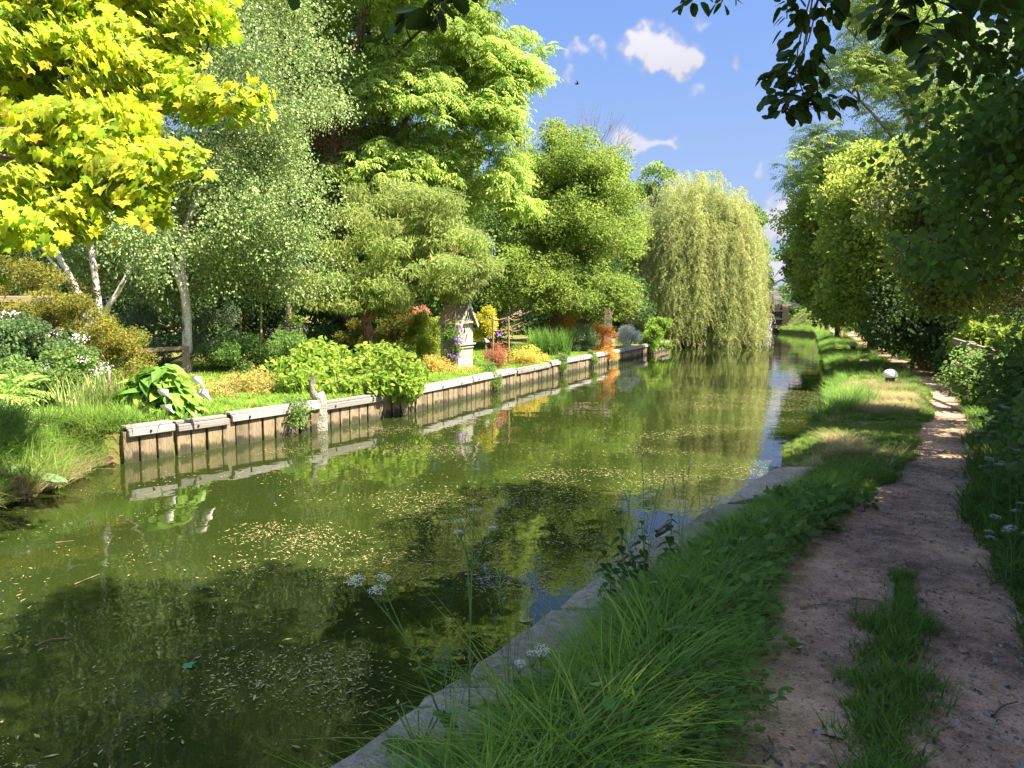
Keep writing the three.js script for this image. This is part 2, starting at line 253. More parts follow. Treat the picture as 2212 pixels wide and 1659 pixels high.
// the edge wall of the garden: upright piles side by side, with a rail of two boards along the top
{
  const wall = thing('piled_bank_wall', 'long low wall of upright brown piles with grey top rails edging the garden', 'retaining wall', [leftEdge(10.1), 0, 10.1]);
  const base = wall.position, loc = (x, y, d) => V(x, y, d).sub(base);
  const pts = []; for (let d = 10.1; d < 41.5; d += .02) pts.push([leftEdge(d), d]);
  let acc = 0, next = 0; const stations = [];
  for (let i = 1; i < pts.length; i++) { acc += Math.hypot(pts[i][0] - pts[i - 1][0], pts[i][1] - pts[i - 1][1]); if (acc >= next) { stations.push([pts[i][0], pts[i][1], acc]); next += .25 + .02 * (rnd() - .5); } }
  const tints = [[.33, .27, .19], [.265, .22, .155], [.36, .3, .215], [.215, .18, .13], [.29, .245, .185]];
  const mats = tints.map((t, i) => std({ color: new THREE.Color().setRGB(...t), map: (() => { const c = rep(plankTex, .55, 1); c.offset.set(i * .21, 0); return c; })(), bumpMap: stoneBump, bumpScale: .006, roughness: .9 }));
  const shapes = [.212, .224, .232].map((w) => box(w, .82, .055, .012));
  stations.forEach(([x, d], i) => {
    const j = stations[Math.min(i + 1, stations.length - 1)], k = stations[Math.max(i - 1, 0)], a = Math.atan2(j[1] - k[1], j[0] - k[0]);
    const m = part('pile', shapes[i % 3], mats[Math.floor(rnd() * 5)], wall);
    m.position.copy(loc(x + .0 + .012 * gauss(), .01 + .012 * gauss(), d)); m.rotation.set(.02 * gauss(), a, .012 * gauss());
  });
  const cap = wood(.44, .425, .41), capDark = wood(.30, .285, .26), iron = std({ color: 0x3a2a22, roughness: .7, metalness: .6 });
  // rails in lengths; the second one is low and weathered behind the lily, and gaps show behind the shrub
  const runs = [[10.06, 10.62, 0], [10.66, 11.35, 1], [11.4, 12.9, 0], [12.95, 15.2, 1], [15.25, 17.9, 0], [17.95, 20.6, 0], [20.7, 23.2, 1], [23.3, 26, 0], [26.05, 29, 0], [29.1, 32, 0], [32.1, 35.5, 0], [35.6, 39, 0], [39.05, 41.3, 1]];
  for (const [d0, d1, low] of runs) {
    const nx = .927, nd = -.374, o = (d, out, y) => loc(leftEdge(d) + nx * out, y, d + nd * out);
    const y = (low ? .455 : .49) + .008 * gauss(), t = .02 * gauss() * .3;
    part('top_rail', bar(o(d0, -.02, y), o(d1, -.02, y + t), .13, .045, .01), low ? capDark : cap, wall);
    const f = part('face_rail', bar(o(d0, .055, y - .075), o(d1, .055, y - .075 + t), .055, .1, .012), low ? capDark : cap, wall);
    for (let d = d0 + .25; d < d1; d += .9) { const g = new THREE.CylinderGeometry(.016, .016, .02, 8); g.rotateX(Math.PI / 2); g.rotateY(1.19); const b = part('bolt', g, iron, f); b.position.copy(o(d, .088, y - .075)); }
  }
}
// the stone edge of the towpath
{
  const edge = thing('stone_canal_edge', 'weathered grey stone coping along the grassy towpath edge', 'canal edging', [rightEdge(3), 0, 3]);
  const base = edge.position, mats = [.5, .43, .55].map((v, i) => std({ color: new THREE.Color().setRGB(v, v * .97, v * .9), map: (() => { const c = rep(stoneTex, .6, .6); c.offset.set(i * .37, i * .21); return c; })(), bumpMap: rep(stoneBump, 1.5, 1.5), bumpScale: .022, roughness: .95 }));
  const cuts = [-.6, .55, 1.75, 2.5, 3.2, 4.08, 4.95, 5.75, 6.42];
  for (let i = 0; i < cuts.length - 1; i++) {
    const d0 = cuts[i] + .022, d1 = cuts[i + 1] - .022, y = .385 + .012 * gauss(), G = new Geo(), n = 8, w = .3 + .04 * rnd();
    // outline from above with chipped edges, extruded
    const top = [], sh = new THREE.Shape();
    for (let k = 0; k <= n; k++) { const d = lerp(d0, d1, k / n); top.push([rightEdge(d) - .05 + .018 * gauss(), d + (k === 0 || k === n ? .008 * gauss() : 0)]); }
    for (let k = n; k >= 0; k -= 2) { const d = lerp(d0, d1, k / n); top.push([rightEdge(d) + w + .02 * gauss(), d]); }
    top.forEach(([x, d], k) => k ? sh.lineTo(x, d) : sh.moveTo(x, d));
    const g = new THREE.ExtrudeGeometry(sh, { depth: .3, bevelEnabled: true, bevelSize: .014, bevelThickness: .016, bevelSegments: 2 });
    g.rotateX(-Math.PI / 2); g.translate(0, y - .316, 0); g.translate(-base.x, 0, -base.z); void G;
    part('coping_stone', g, mats[i % 3], edge);
  }
  const slab = thing('stone_slab', 'broad flat pale stone slab lying at the water where the bank bends', 'stone slab', [2.6, 0, 7.3]);
  const sh = new THREE.Shape(); [[1.86, 6.47], [2.02, 6.78], [2.3, 7.2], [2.72, 7.86], [2.86, 7.98], [3.1, 7.97], [3.32, 7.93], [3.16, 7.7], [2.75, 7.22], [2.42, 6.9], [2.2, 6.68]].forEach(([x, d], k) => k ? sh.lineTo(x - 2.6, d - 7.3) : sh.moveTo(x - 2.6, d - 7.3));
  const g = new THREE.ExtrudeGeometry(sh, { depth: .3, bevelEnabled: true, bevelSize: .02, bevelThickness: .02, bevelSegments: 2 }); g.rotateX(-Math.PI / 2); g.translate(0, .06, 0);
  part('slab_stone', g, std({ color: new THREE.Color().setRGB(.6, .57, .53), map: rep(stoneTex, .5, .5), bumpMap: rep(stoneBump, 1.2, 1.2), bumpScale: .02, roughness: .95 }), slab);
}

// ------------------------------------------------------------------ clumps of leaves (one shape per kind of plant, set out many times)
const DENSE = 2.4;                            // more leaves to a clump, fewer clumps
function clumpLeaves({ n, r, len, wid, outline = DIAMOND, up = .5, out = .8, droop = 0, a, b, bend = .15, twigs = 0, twigCol = [.12, .09, .05] }) {
  const G = new Geo(); n = Math.round(n * DENSE);
  for (let i = 0; i < n; i++) {
    const q = unit(), f = Math.cbrt(R(.05, 1)), o = v3(q.x * r[0] * f, q.y * r[1] * f, q.z * r[2] * f);
    const dir = unit().add(q.clone().multiplyScalar(out)); dir.y -= droop;
    const nn = unit(); nn.y += up; const s = R(.7, 1.25), c = mulc(mixc(a, b, rnd()), R(.8, 1.2));
    leaf(G, outline, o, dir, nn.normalize(), len * s, wid * s, c, bend);
  }
  for (let i = 0; i < twigs; i++) { const q = unit(); strip(G, [v3(0, -r[1] * .3, 0), v3(q.x * r[0] * .5, q.y * r[1] * .5, q.z * r[2] * .5), v3(q.x * r[0], q.y * r[1], q.z * r[2])], .012, twigCol); }
  return G.build();
}
function clumpPinnate({ fronds = 6, len = .3, leaflets = 5, ll = .09, lw = .03, a, b, droop = .5, r = .12 }) {
  const G = new Geo(); fronds = Math.round(fronds * DENSE);
  for (let f = 0; f < fronds; f++) {
    const dir = unit(); dir.y = Math.abs(dir.y) * .5; dir.normalize(); const p = v3(R(-r, r), R(-r, r) * .6, R(-r, r)), c = mulc(mixc(a, b, rnd()), R(.85, 1.15)), L = len * R(.8, 1.2);
    for (let k = 0; k <= leaflets; k++) {
      const t = (k + .6) / (leaflets + .6), o = v3(p.x + dir.x * t * L, p.y + dir.y * t * L - droop * t * t * L, p.z + dir.z * t * L), fw = v3(dir.x, dir.y - 2 * droop * t, dir.z).normalize();
      const side = v3(0, 1, 0).cross(fw).normalize(), nn = fw.clone().cross(side).add(unit().multiplyScalar(.35));
      if (k === leaflets) leaf(G, DIAMOND, o, fw, nn, ll, lw, c);
      else for (const s of [-1, 1]) leaf(G, DIAMOND, o, side.clone().multiplyScalar(s).addScaledVector(fw, .7).add(v3(0, -.35, 0)), nn, ll * R(.8, 1.1), lw, c, .25);
    }
  }
  return G.build();
}
function clumpStrands({ n = 5, len = .8, leaves = 16, ll = .05, lw = .035, a, b, spread = .25, outline = DIAMOND, hang = 1 }) {
  const G = new Geo(); if (hang === 1) n = Math.round(n * DENSE);
  for (let s = 0; s < n; s++) {
    const q = R(0, 6.283), p = v3(Math.cos(q) * R(0, spread), R(-.1, .1), Math.sin(q) * R(0, spread)), w = v3(Math.cos(q) * .35, 0, Math.sin(q) * .35), c = mixc(a, b, rnd()), L = len * R(.6, 1.1);
    for (let k = 0; k < leaves; k++) {
      const t = (k + rnd()) / leaves, o = v3(p.x + w.x * t * L, p.y - hang * t * t * L - .2 * t * L, p.z + w.z * t * L), side = unit(); side.y = -Math.abs(side.y) - .4;
      leaf(G, outline, o, side, unit(), ll * R(.7, 1.2), lw, mulc(c, R(.8, 1.2)), .2);
    }
  }
  return G.build();
}
function blades({ n, h, w, lean = .35, r = .05, a, b, seg = 3, arch = .5 }) {
  const G = new Geo(); n = Math.round(n * DENSE); r *= 1.35;
  for (let i = 0; i < n; i++) {
    const q = R(0, 6.283), o = v3(Math.cos(q) * R(0, r), -.02, Math.sin(q) * R(0, r)), az = R(0, 6.283), L = h * R(.55, 1.15), ln = lean * R(.3, 1.4), ar = arch * R(.3, 1.5), c = mulc(mixc(a, b, rnd()), R(.85, 1.15));
    const dx = Math.cos(az), dz = Math.sin(az), ww = w * R(.7, 1.2); let last = null;
    for (let k = 0; k <= seg; k++) {
      const t = k / seg, out = (ln * t + ar * t * t) * L, y = L * (t - .42 * ar * t * t), hw = ww * .5 * (1 - Math.pow(t, 1.6)), tw = .6 * t;
      const bx = -dz * Math.cos(tw) - dx * Math.sin(tw) * .4, bz = dx * Math.cos(tw) - dz * Math.sin(tw) * .4;
      if (k === seg) { const m = G.v(o.x + dx * out, o.y + y, o.z + dz * out, c); G.t(last[0], last[1], m); }
      else { const l = G.v(o.x + dx * out - bx * hw, o.y + y, o.z + dz * out - bz * hw, c), e = G.v(o.x + dx * out + bx * hw, o.y + y, o.z + dz * out + bz * hw, c); if (last) { G.t(last[0], last[1], e); G.t(last[0], e, l); } last = [l, e]; }
    }
  }
  return G.build();
}
function set(name, geo, mat, items, parent, off) {     // items: [matrix, colour]
  const m = new THREE.InstancedMesh(geo, mat, items.length); m.name = name; m.castShadow = m.receiveShadow = true; m.userData.kind = 'stuff';
  const T = new THREE.Matrix4(), c = new THREE.Color();
  items.forEach(([mm, col], i) => { T.copy(mm); if (off) { T.elements[12] -= off.x; T.elements[13] -= off.y; T.elements[14] -= off.z; } m.setMatrixAt(i, T); m.setColorAt(i, c.setRGB(...col)); });
  parent.add(m); return m;
}
const placeM = (() => { const e = new THREE.Euler(), q = new THREE.Quaternion(), s = v3(), p = v3(); return (x, y, d, yaw, tx, tz, sc, sy = 1) => new THREE.Matrix4().compose(p.set(x, y, -d), q.setFromEuler(e.set(tx, yaw, tz, 'YXZ')), s.set(sc, sc * sy, sc)); })();

// crowns: ellipsoids given by the rectangle they fill at a distance [x0, y0, x1, y1, d, depth], in pixels of a 2212-wide view, or {c, r} in metres
const ell = (b) => { if (b.c) return b; const [x0, y0, x1, y1, d, dz] = b, p = at((x0 + x1) / 2, (y0 + y1) / 2, d), k = d / 1663; return { c: p, r: [(x1 - x0) / 2 * k, (y1 - y0) / 2 * k, dz] }; };
function foliage(crowns, { puffs, n, pr = [.6, 1.1], shell = [.45, .98], flat = .75, size = [.8, 1.3], tint = [[.9, .9, .9], [1.1, 1.1, 1.1]], tilt = .4, bias = .3, floor = .1, lift = 0 }) {
  n /= DENSE;
  const items = [], cores = [], E = crowns.map(ell), vol = E.map((e) => Math.pow(e.r[0] * e.r[1] * e.r[2], .72)), tot = vol.reduce((a, b) => a + b);
  E.forEach((e, k) => {
    const P = Math.max(2, Math.round(puffs * vol[k] / tot)), per = Math.max(1, Math.round(n * vol[k] / tot / P));
    for (let i = 0; i < P; i++) {
      const q = unit(), f = lerp(shell[0], shell[1], Math.sqrt(rnd())), c = [e.c[0] + q.x * e.r[0] * f, e.c[1] + q.y * e.r[1] * f, e.c[2] + q.z * e.r[2] * f];
      const r = R(...pr) * Math.min(1, Math.min(e.r[0], e.r[1]) / pr[1] * .9), g = R(.82, 1.18), warm = rnd();
      cores.push(c);
      for (let j = 0; j < per; j++) {
        const w = unit(); w.y += bias; w.normalize(); const rr = r * (.45 + .6 * rnd());
        const x = c[0] + w.x * rr, y = c[1] + w.y * rr * flat, d = c[2] - w.z * rr; if (y < floor) continue;
        const yaw = Math.atan2(x - e.c[0], -(d - e.c[2])) + R(-1.1, 1.1);
        items.push([placeM(x, y + lift, d, yaw, R(-tilt, tilt), R(-tilt, tilt), R(...size)), mulc(mixc(tint[0], tint[1], clamp(.5 * warm + .5 * rnd(), 0, 1)), g * R(.92, 1.08))]);
      }
    }
  });
  return { items, cores, E };
}
function tree(name, label, category, o) {
  const foot = o.foot, T = thing(name, label, category, foot, o.group), base = T.position;
  const f = foliage(o.crown, o);
  const trunks = [], lims = [];
  for (const [pts, r0, r1] of o.trunk || []) { const p = pts.map((q) => V(...q).sub(base)); trunks.push(tube(p, r0, r1, 9, 4, .18)); lims.push(p); }
  if (trunks.length) part('trunk', trunks.length > 1 ? mergeGeometries(trunks) : trunks[0], o.bark || M.bark, T);
  if (lims.length && o.limbs !== 0) {
    const G = [], every = Math.max(1, Math.round(f.cores.length / (o.limbs || 40)));
    for (let i = 0; i < f.cores.length; i += every) {
      const c = V(...f.cores[i]).sub(base); let best = null, bd = 1e9;
      for (const l of lims) for (let k = 1; k < l.length; k++) for (const t of [.35, .75, 1]) { const p = l[k - 1].clone().lerp(l[k], t), low = Math.max(0, p.y - c.y + .3) * 3, dd = p.distanceTo(c) + low; if (dd < bd) { bd = dd; best = p; } }
      const m = best.clone().lerp(c, .5); m.y += .12 * best.distanceTo(c); m.x += .1 * gauss(); m.z += .1 * gauss();
      const L = best.distanceTo(c); G.push(tube([best, m, c], .012 + .009 * L, .006, 4, 3));
    }
    if (G.length) part('limb', mergeGeometries(G), o.limbMat || o.bark || M.bark, T);
  }
  set('crown', o.clump, o.mat || M.leaf, f.items, T, base);
  (o.extra || []).forEach((x) => { const g = foliage(x.crown || o.crown, x); set(x.name || 'foliage', x.clump, x.mat || M.leaf, g.items, T, base); });
  return T;
}

// ------------------------------------------------------------------ trees of the garden bank
const groundL = (x, d) => leftH(x, d), footL = (px, py, d) => { const p = at(px, py, d); return [p[0], groundL(p[0], d), d]; }, footR = (px, py, d) => { const p = at(px, py, d); return [p[0], rightH(p[0], d), d]; };
const K = {};
K.birch = clumpLeaves({ n: 40, r: [.42, .36, .42], len: .062, wid: .048, up: .5, droop: .8, a: [.11, .18, .04], b: [.21, .28, .08], twigs: 1 });
K.ash = clumpPinnate({ fronds: 7, len: .36, leaflets: 4, ll: .13, lw: .045, a: [.15, .235, .035], b: [.24, .32, .06], r: .18, droop: .55 });
K.cherry = clumpLeaves({ n: 22, r: [.36, .16, .36], len: .15, wid: .044, up: .5, out: .5, droop: 1.0, a: [.12, .21, .035], b: [.24, .31, .07], bend: .3, twigs: 2, twigCol: [.2, .12, .09] });
K.round = clumpLeaves({ n: 46, r: [.42, .28, .42], len: .085, wid: .06, up: .8, a: [.11, .18, .025], b: [.2, .27, .045], twigs: 1 });
K.willow = clumpStrands({ n: 6, len: 1.1, leaves: 24, ll: .13, lw: .03, spread: .22, a: [.24, .29, .09], b: [.34, .37, .14], hang: .85 });
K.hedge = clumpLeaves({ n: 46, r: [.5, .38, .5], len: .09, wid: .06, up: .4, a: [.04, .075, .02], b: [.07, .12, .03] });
K.far = clumpLeaves({ n: 40, r: [.55, .35, .55], len: .17, wid: .13, up: .6, a: [.09, .15, .03], b: [.14, .21, .05] });
K.maple = (() => { const G = new Geo(); for (let i = 0; i < 42; i++) { const o = v3(R(-.24, .24), R(-.14, .14), R(-.2, .12)), az = R(-1.4, 1.4), dn = R(-1.1, -.25); leaf(G, MAPLE, o, v3(Math.sin(az), dn, Math.cos(az)), v3(R(-.5, .5), .8, .75 + R(-.3, .3)), R(.075, .145), R(.08, .15), mulc(mixc([.17, .28, .012], [.36, .39, .018], rnd()), R(.75, 1.2)), R(.05, .5), R(-.25, .3)); } return G.build(); })();
K.mapleGreen = (() => { const G = new Geo(); for (let i = 0; i < 34; i++) { const o = v3(R(-.26, .26), R(-.18, .18), R(-.26, .26)), az = R(0, 6.28), dn = R(-1, 0); leaf(G, MAPLE, o, v3(Math.sin(az), dn, Math.cos(az)), unit().add(v3(0, 1, 0)), R(.1, .16), R(.1, .16), mulc(mixc([.13, .21, .012], [.24, .29, .016], rnd()), R(.85, 1.15)), .12, .1); } return G.build(); })();
K.thorn = clumpLeaves({ n: 44, r: [.34, .22, .34], len: .07, wid: .05, up: .7, a: [.10, .15, .025], b: [.19, .22, .04], twigs: 1 });
K.field = clumpLeaves({ n: 44, r: [.46, .3, .46], len: .1, wid: .08, up: .8, a: [.14, .215, .035], b: [.25, .31, .05], twigs: 1 });
K.feather = clumpPinnate({ fronds: 7, len: .36, leaflets: 4, ll: .12, lw: .036, a: [.16, .25, .05], b: [.27, .34, .08], r: .3, droop: .45 });
K.big = clumpLeaves({ n: 30, r: [.34, .24, .34], len: .085, wid: .07, outline: OVAL, up: .8, droop: .4, a: [.05, .1, .016], b: [.09, .16, .025], twigs: 2 });
K.bramble = clumpLeaves({ n: 34, r: [.24, .2, .24], len: .065, wid: .045, outline: OVAL, up: .8, a: [.075, .14, .022], b: [.14, .23, .045], twigs: 1, twigCol: [.1, .14, .04] });

// the golden maple that leans in from the left
{
  const foot = [-6.9, .6, 6.0], q = (x, y, d) => [x * .82, 2 + (y - 2) * .82, d * .82], q2 = (x, y, d) => [x * .98, 2 + (y - 2) * .98, d * 1.02];
  const T = tree('golden_maple', 'golden-leaved maple reaching in over the water at the left', 'tree', {
    foot, trunk: [[[foot, q(-8.1, 2.2, 7.5), q(-7.6, 4.2, 7.8), q(-7.3, 6.5, 8)], .2, .09], [[q2(-7.9, 2.8, 7.6), q2(-6.2, 4.2, 8), q2(-4.6, 4.9, 8.2), q2(-3.4, 4.6, 8.2)], .08, .025], [[q2(-7.8, 3.0, 7.6), q2(-6.3, 3.6, 8.2), q2(-5.0, 3.4, 8.5)], .07, .02], [[q2(-7.6, 4.2, 7.8), q2(-6, 5.6, 8), q2(-4.2, 5.9, 8.2)], .07, .02]],
    bark: M.barkGrey, limbMat: M.twig, limbs: 60, clump: K.maple, mat: leafMat({ clearcoat: .1, transmission: .62 }),
    crown: [[-330, -170, 430, 100, 8.2, .8], [-330, 30, 300, 260, 7.3, .7], [60, -60, 455, 175, 7.7, .6], [350, 130, 470, 215, 7.2, .28], [430, 165, 515, 222, 7.1, .18], [500, 185, 565, 235, 7.1, .12], [130, 215, 330, 370, 6.5, .45], [230, 310, 350, 390, 6.4, .25], [80, 230, 300, 450, 6.3, .4], [-80, 380, 180, 540, 6.0, .4], [350, 300, 415, 370, 6.4, .16], [-60, 215, 70, 330, 6.3, .3], [200, 380, 350, 490, 6.1, .26], [-300, 420, 60, 580, 6.1, .4], [-300, 200, 40, 400, 6.5, .5]],
    puffs: 105, n: 1150, pr: [.23, .42], flat: .6, tilt: .3, size: [.72, 1.0], bias: .5, shell: [.5, 1],
    tint: [[.8, .95, .9], [1.15, 1.03, .9]],
    extra: [{ name: 'inner_crown', clump: K.mapleGreen, mat: leafMat({ clearcoat: .1, transmission: .65 }), crown: [[-330, -170, 360, 90, 9.0, .7], [-300, 80, 220, 400, 8.0, .5], [-300, 320, 40, 520, 7.2, .35]], puffs: 40, n: 360, pr: [.33, .5], shell: [.1, .7] }],
  });
  // the leaves that can be told apart at the edge of the crown
  const shapes = [0, 1, 2, 3, 4].map((i) => { const G = new Geo(); leaf(G, MAPLE, v3(0, 0, 0), v3(0, 0, 1), v3(0, 1, 0), 1, R(.9, 1.15), null, .05 + .13 * i, .25 - .12 * i); const g = G.build(); return g; });
  const mats = [[.48, .54, .024], [.56, .55, .024], [.4, .52, .02], [.6, .45, .03], [.3, .46, .018]].map((c) => leafMat({ vertexColors: false, color: new THREE.Color().setRGB(...c), clearcoat: .1, transmission: .62 }));
  const hangs = [[-40, 40, 440, 150, 7.1], [300, 140, 470, 225, 6.9], [440, 170, 565, 235, 7], [40, 220, 350, 420, 6], [240, 300, 400, 385, 6.1], [0, 215, 80, 310, 5.9], [180, 400, 355, 500, 5.8], [-20, 380, 170, 540, 5.7]];
  for (let i = 0; i < 240; i++) {
    const b = hangs[i % hangs.length], p = at(R(b[0], b[2]), R(b[1], b[3]), b[4] + R(-.15, .3)), m = part('leaf', shapes[i % 5], mats[Math.floor(rnd() * 5)], T);
    m.position.copy(V(...p).sub(T.position)); const s = R(.07, .12); m.scale.set(s, s, s); m.rotation.set(R(.3, 1.25), R(-1, 1), R(-.5, .5), 'YXZ');
  }
}
// the white-barked birches
tree('silver_birch', 'white-barked birch with a clean pale trunk rising behind the arum lily', 'tree', {
  foot: footL(404, 800, 18), bark: M.birch, limbMat: M.barkGrey, clump: K.birch, limbs: 30,
  trunk: [[[footL(404, 800, 18), at(405, 740, 18), at(402, 660, 18), at(392, 560, 18.1), at(397, 500, 18.2), at(430, 410, 18.3), at(440, 250, 18.4), at(450, 40, 18.5)], .125, .035], [[at(402, 655, 18), at(378, 580, 17.9), at(356, 512, 17.8), at(348, 430, 17.8), at(345, 250, 17.9), at(350, 60, 18)], .07, .022]],
  crown: [[250, -420, 740, 130, 18.8, 3], [400, 40, 730, 400, 18.4, 2.4], [280, 180, 640, 520, 19.0, 1.7], [450, 380, 745, 590, 18, 1.8], [300, 480, 520, 640, 19.2, 1.0], [450, 500, 720, 665, 17.8, 1.2], [280, 560, 400, 660, 18.8, .8], [330, 260, 470, 470, 17.4, .8]],
  puffs: 170, n: 3600, pr: [.5, 1.0], size: [.8, 1.25], tint: [[.85, .92, .95], [1.15, 1.08, 1.1]], bias: .1, flat: .9, mat: M.shiny, shell: [.3, 1],
});
tree('silver_birch', 'birch with several slim pale stems spreading above the golden shrub', 'tree', {
  foot: footL(205, 800, 16.5), bark: M.birch, limbMat: M.barkGrey, clump: K.birch, limbs: 26,
  trunk: [[[footL(195, 800, 16.5), at(184, 690, 16.5), at(160, 615, 16.5), at(120, 540, 16.5), at(95, 440, 16.6), at(80, 250, 16.7)], .1, .03], [[footL(200, 800, 16.5), at(190, 660, 16.6), at(120, 575, 16.4), at(84, 528, 16.4), at(40, 430, 16.4)], .05, .02], [[footL(208, 800, 16.5), at(214, 690, 16.6), at(200, 560, 16.7), at(178, 440, 16.8), at(170, 330, 16.9), at(180, 120, 17)], .085, .03], [[footL(212, 800, 16.5), at(226, 680, 16.5), at(262, 618, 16.5), at(290, 540, 16.6), at(300, 400, 16.7)], .075, .03]],
  crown: [[-260, -350, 380, 150, 17.4, 2.6], [-120, 100, 400, 400, 17.6, 1.8], [-80, 330, 320, 560, 17.6, 1.3], [60, 440, 350, 640, 17.7, 1.0], [60, 200, 360, 430, 15.6, .9], [0, 400, 130, 520, 15.6, .7], [210, 420, 390, 560, 15.6, .8], [260, 560, 370, 650, 15.8, .4]],
  puffs: 140, n: 3000, pr: [.5, .95], size: [.8, 1.25], tint: [[.8, .9, .95], [1.1, 1.05, 1.1]], bias: .1, flat: .9, mat: M.shiny, shell: [.3, 1],
});
// the tall ash behind, and what shows round it
tree('ash_tree', 'tall bright green tree with feathery leaves, highest on the garden side', 'tree', {
  foot: footL(748, 760, 27), clump: K.ash, limbs: 90, bark: M.bark,
  trunk: [[[footL(748, 760, 27), at(742, 560, 27), at(722, 400, 27), at(735, 230, 27), at(780, 60, 27), at(800, -150, 27)], .34, .1], [[at(735, 500, 27), at(800, 360, 26.7), at(900, 230, 26.4), at(1010, 130, 26.2), at(1120, 60, 26.2)], .16, .03], [[at(742, 520, 27), at(850, 420, 26.5), at(980, 340, 26.2), at(1090, 300, 26.2)], .12, .03], [[at(735, 250, 27), at(850, 120, 26.6), at(960, 20, 26.4)], .1, .03]],
  crown: [[560, -500, 1080, -20, 27, 4], [690, -80, 1080, 230, 26.6, 3.2], [960, -60, 1158, 160, 26.3, 1.7], [1040, 100, 1150, 230, 26.3, 1.2], [760, 170, 1115, 400, 26.4, 2.6], [980, 230, 1112, 330, 26.2, 1.2], [720, 330, 1060, 530, 26.0, 2.2], [700, 470, 960, 600, 25.6, 1.6], [1020, 330, 1150, 470, 26.4, 1.2]],
  puffs: 210, n: 6200, pr: [.7, 1.25], size: [.9, 1.35], tint: [[.95, 1.05, .9], [1.25, 1.18, 1.2]], bias: .35, shell: [.4, 1.05],
});
tree('copper_tree', 'small dark red-leaved tree half hidden behind the birch leaves', 'tree', {
  foot: footL(620, 740, 24), clump: K.round, limbs: 20, trunk: [[[footL(620, 740, 24), at(625, 600, 24), at(640, 330, 24)], .12, .04]],
  crown: [[590, 210, 800, 440, 26, 1.4]], puffs: 14, n: 120, pr: [.5, .9], tint: [[.7, .3, .6], [1.2, .4, .9]],
});
tree('tall_tree', 'tall green tree filling the sky behind the two birches', 'tree', {
  foot: footL(420, 740, 31), clump: K.far, limbs: 30, trunk: [[[footL(420, 740, 31), at(430, 500, 31), at(440, 100, 31)], .3, .1]],
  crown: [[150, -600, 820, 0, 31.5, 4], [250, -80, 760, 380, 31, 3.2], [280, 280, 800, 640, 30, 2.4]], puffs: 110, n: 2000, pr: [.9, 1.6], tint: [[.8, .95, .85], [1.05, 1.08, 1]],
});
tree('tall_tree', 'tall green tree directly behind the feathery-leaved tall one', 'tree', { foot: footL(860, 740, 34), clump: K.far, limbs: 30, trunk: [[[footL(860, 740, 34), at(850, 500, 34), at(830, 100, 34)], .3, .1]], crown: [[600, -400, 1000, 200, 34, 3], [560, 60, 1020, 420, 33.5, 2.6], [620, 300, 1080, 640, 33, 2.4]], puffs: 100, n: 2100, pr: [.9, 1.6], tint: [[.8, .95, .8], [1.05, 1.05, 1]] });
tree('tall_tree', 'tall dark green tree at the far left, behind the golden maple', 'tree', {
  foot: footL(-120, 740, 27), clump: K.far, limbs: 30, trunk: [[[footL(-120, 740, 27), at(-110, 500, 27), at(-100, 100, 27)], .3, .1]],
  crown: [[-600, -600, 280, 0, 27, 4], [-500, -60, 260, 420, 27, 3], [-500, 350, 250, 640, 26, 2]], puffs: 90, n: 1500, pr: [.9, 1.6], tint: [[.7, .85, .8], [.95, 1, .95]],
});
// cherry with a low spreading crown
tree('cherry_tree', 'low spreading tree with drooping narrow leaves and a short reddish trunk', 'tree', {
  foot: footL(795, 760, 21), bark: M.barkRed, limbMat: M.barkRed, clump: K.cherry, limbs: 70,
  trunk: [[[footL(797, 760, 21), at(796, 730, 21), at(790, 690, 21), at(765, 655, 20.9), at(700, 610, 20.6), at(640, 590, 20.4)], .21, .03], [[at(790, 694, 21), at(830, 655, 21), at(880, 600, 21), at(960, 540, 20.8), at(1020, 560, 20.6)], .13, .03], [[at(792, 680, 21), at(800, 600, 21.2), at(850, 480, 21.3), at(900, 440, 21.4)], .09, .02]],
  crown: [[740, 400, 1000, 560, 21.2, 2], [640, 500, 1060, 640, 20.8, 2.1], [600, 560, 800, 660, 20.2, 1.3], [860, 550, 1065, 640, 21.2, 1.2], [690, 590, 900, 680, 20, 1], [880, 470, 1040, 560, 21, 1.3], [580, 600, 690, 650, 20, .5], [1020, 540, 1085, 590, 20.8, .5], [800, 395, 930, 450, 21.2, .8]],
  puffs: 130, n: 2000, pr: [.3, .6], flat: .45, size: [.8, 1.2], tint: [[.9, .92, .85], [1.3, 1.1, 1.25]], bias: .2, tilt: .3, shell: [.15, 1.08],
});
tree('round_tree', 'rounded dense green tree with a short leaning trunk beside the rustic trellis', 'tree', {
  foot: footL(1195, 738, 31), clump: K.round, limbs: 70, bark: M.bark,
  trunk: [[[footL(1190, 738, 31), at(1198, 690, 31), at(1215, 620, 31), at(1225, 480, 31), at(1235, 330, 31)], .2, .05]],
  crown: [[1130, 300, 1330, 420, 31.2, 2], [1180, 265, 1260, 330, 31.2, .9], [1075, 380, 1380, 620, 31, 2.7], [1065, 540, 1250, 690, 30, 1.8], [1210, 560, 1365, 700, 29.8, 1.6], [1230, 330, 1370, 470, 31.2, 1.7], [1090, 330, 1200, 440, 31.4, 1.3]],
  puffs: 150, n: 3800, pr: [.7, 1.4], size: [.8, 1.3], tint: [[.8, .92, .8], [1.18, 1.08, 1.05]], bias: .3, shell: [.15, 1.05],
});
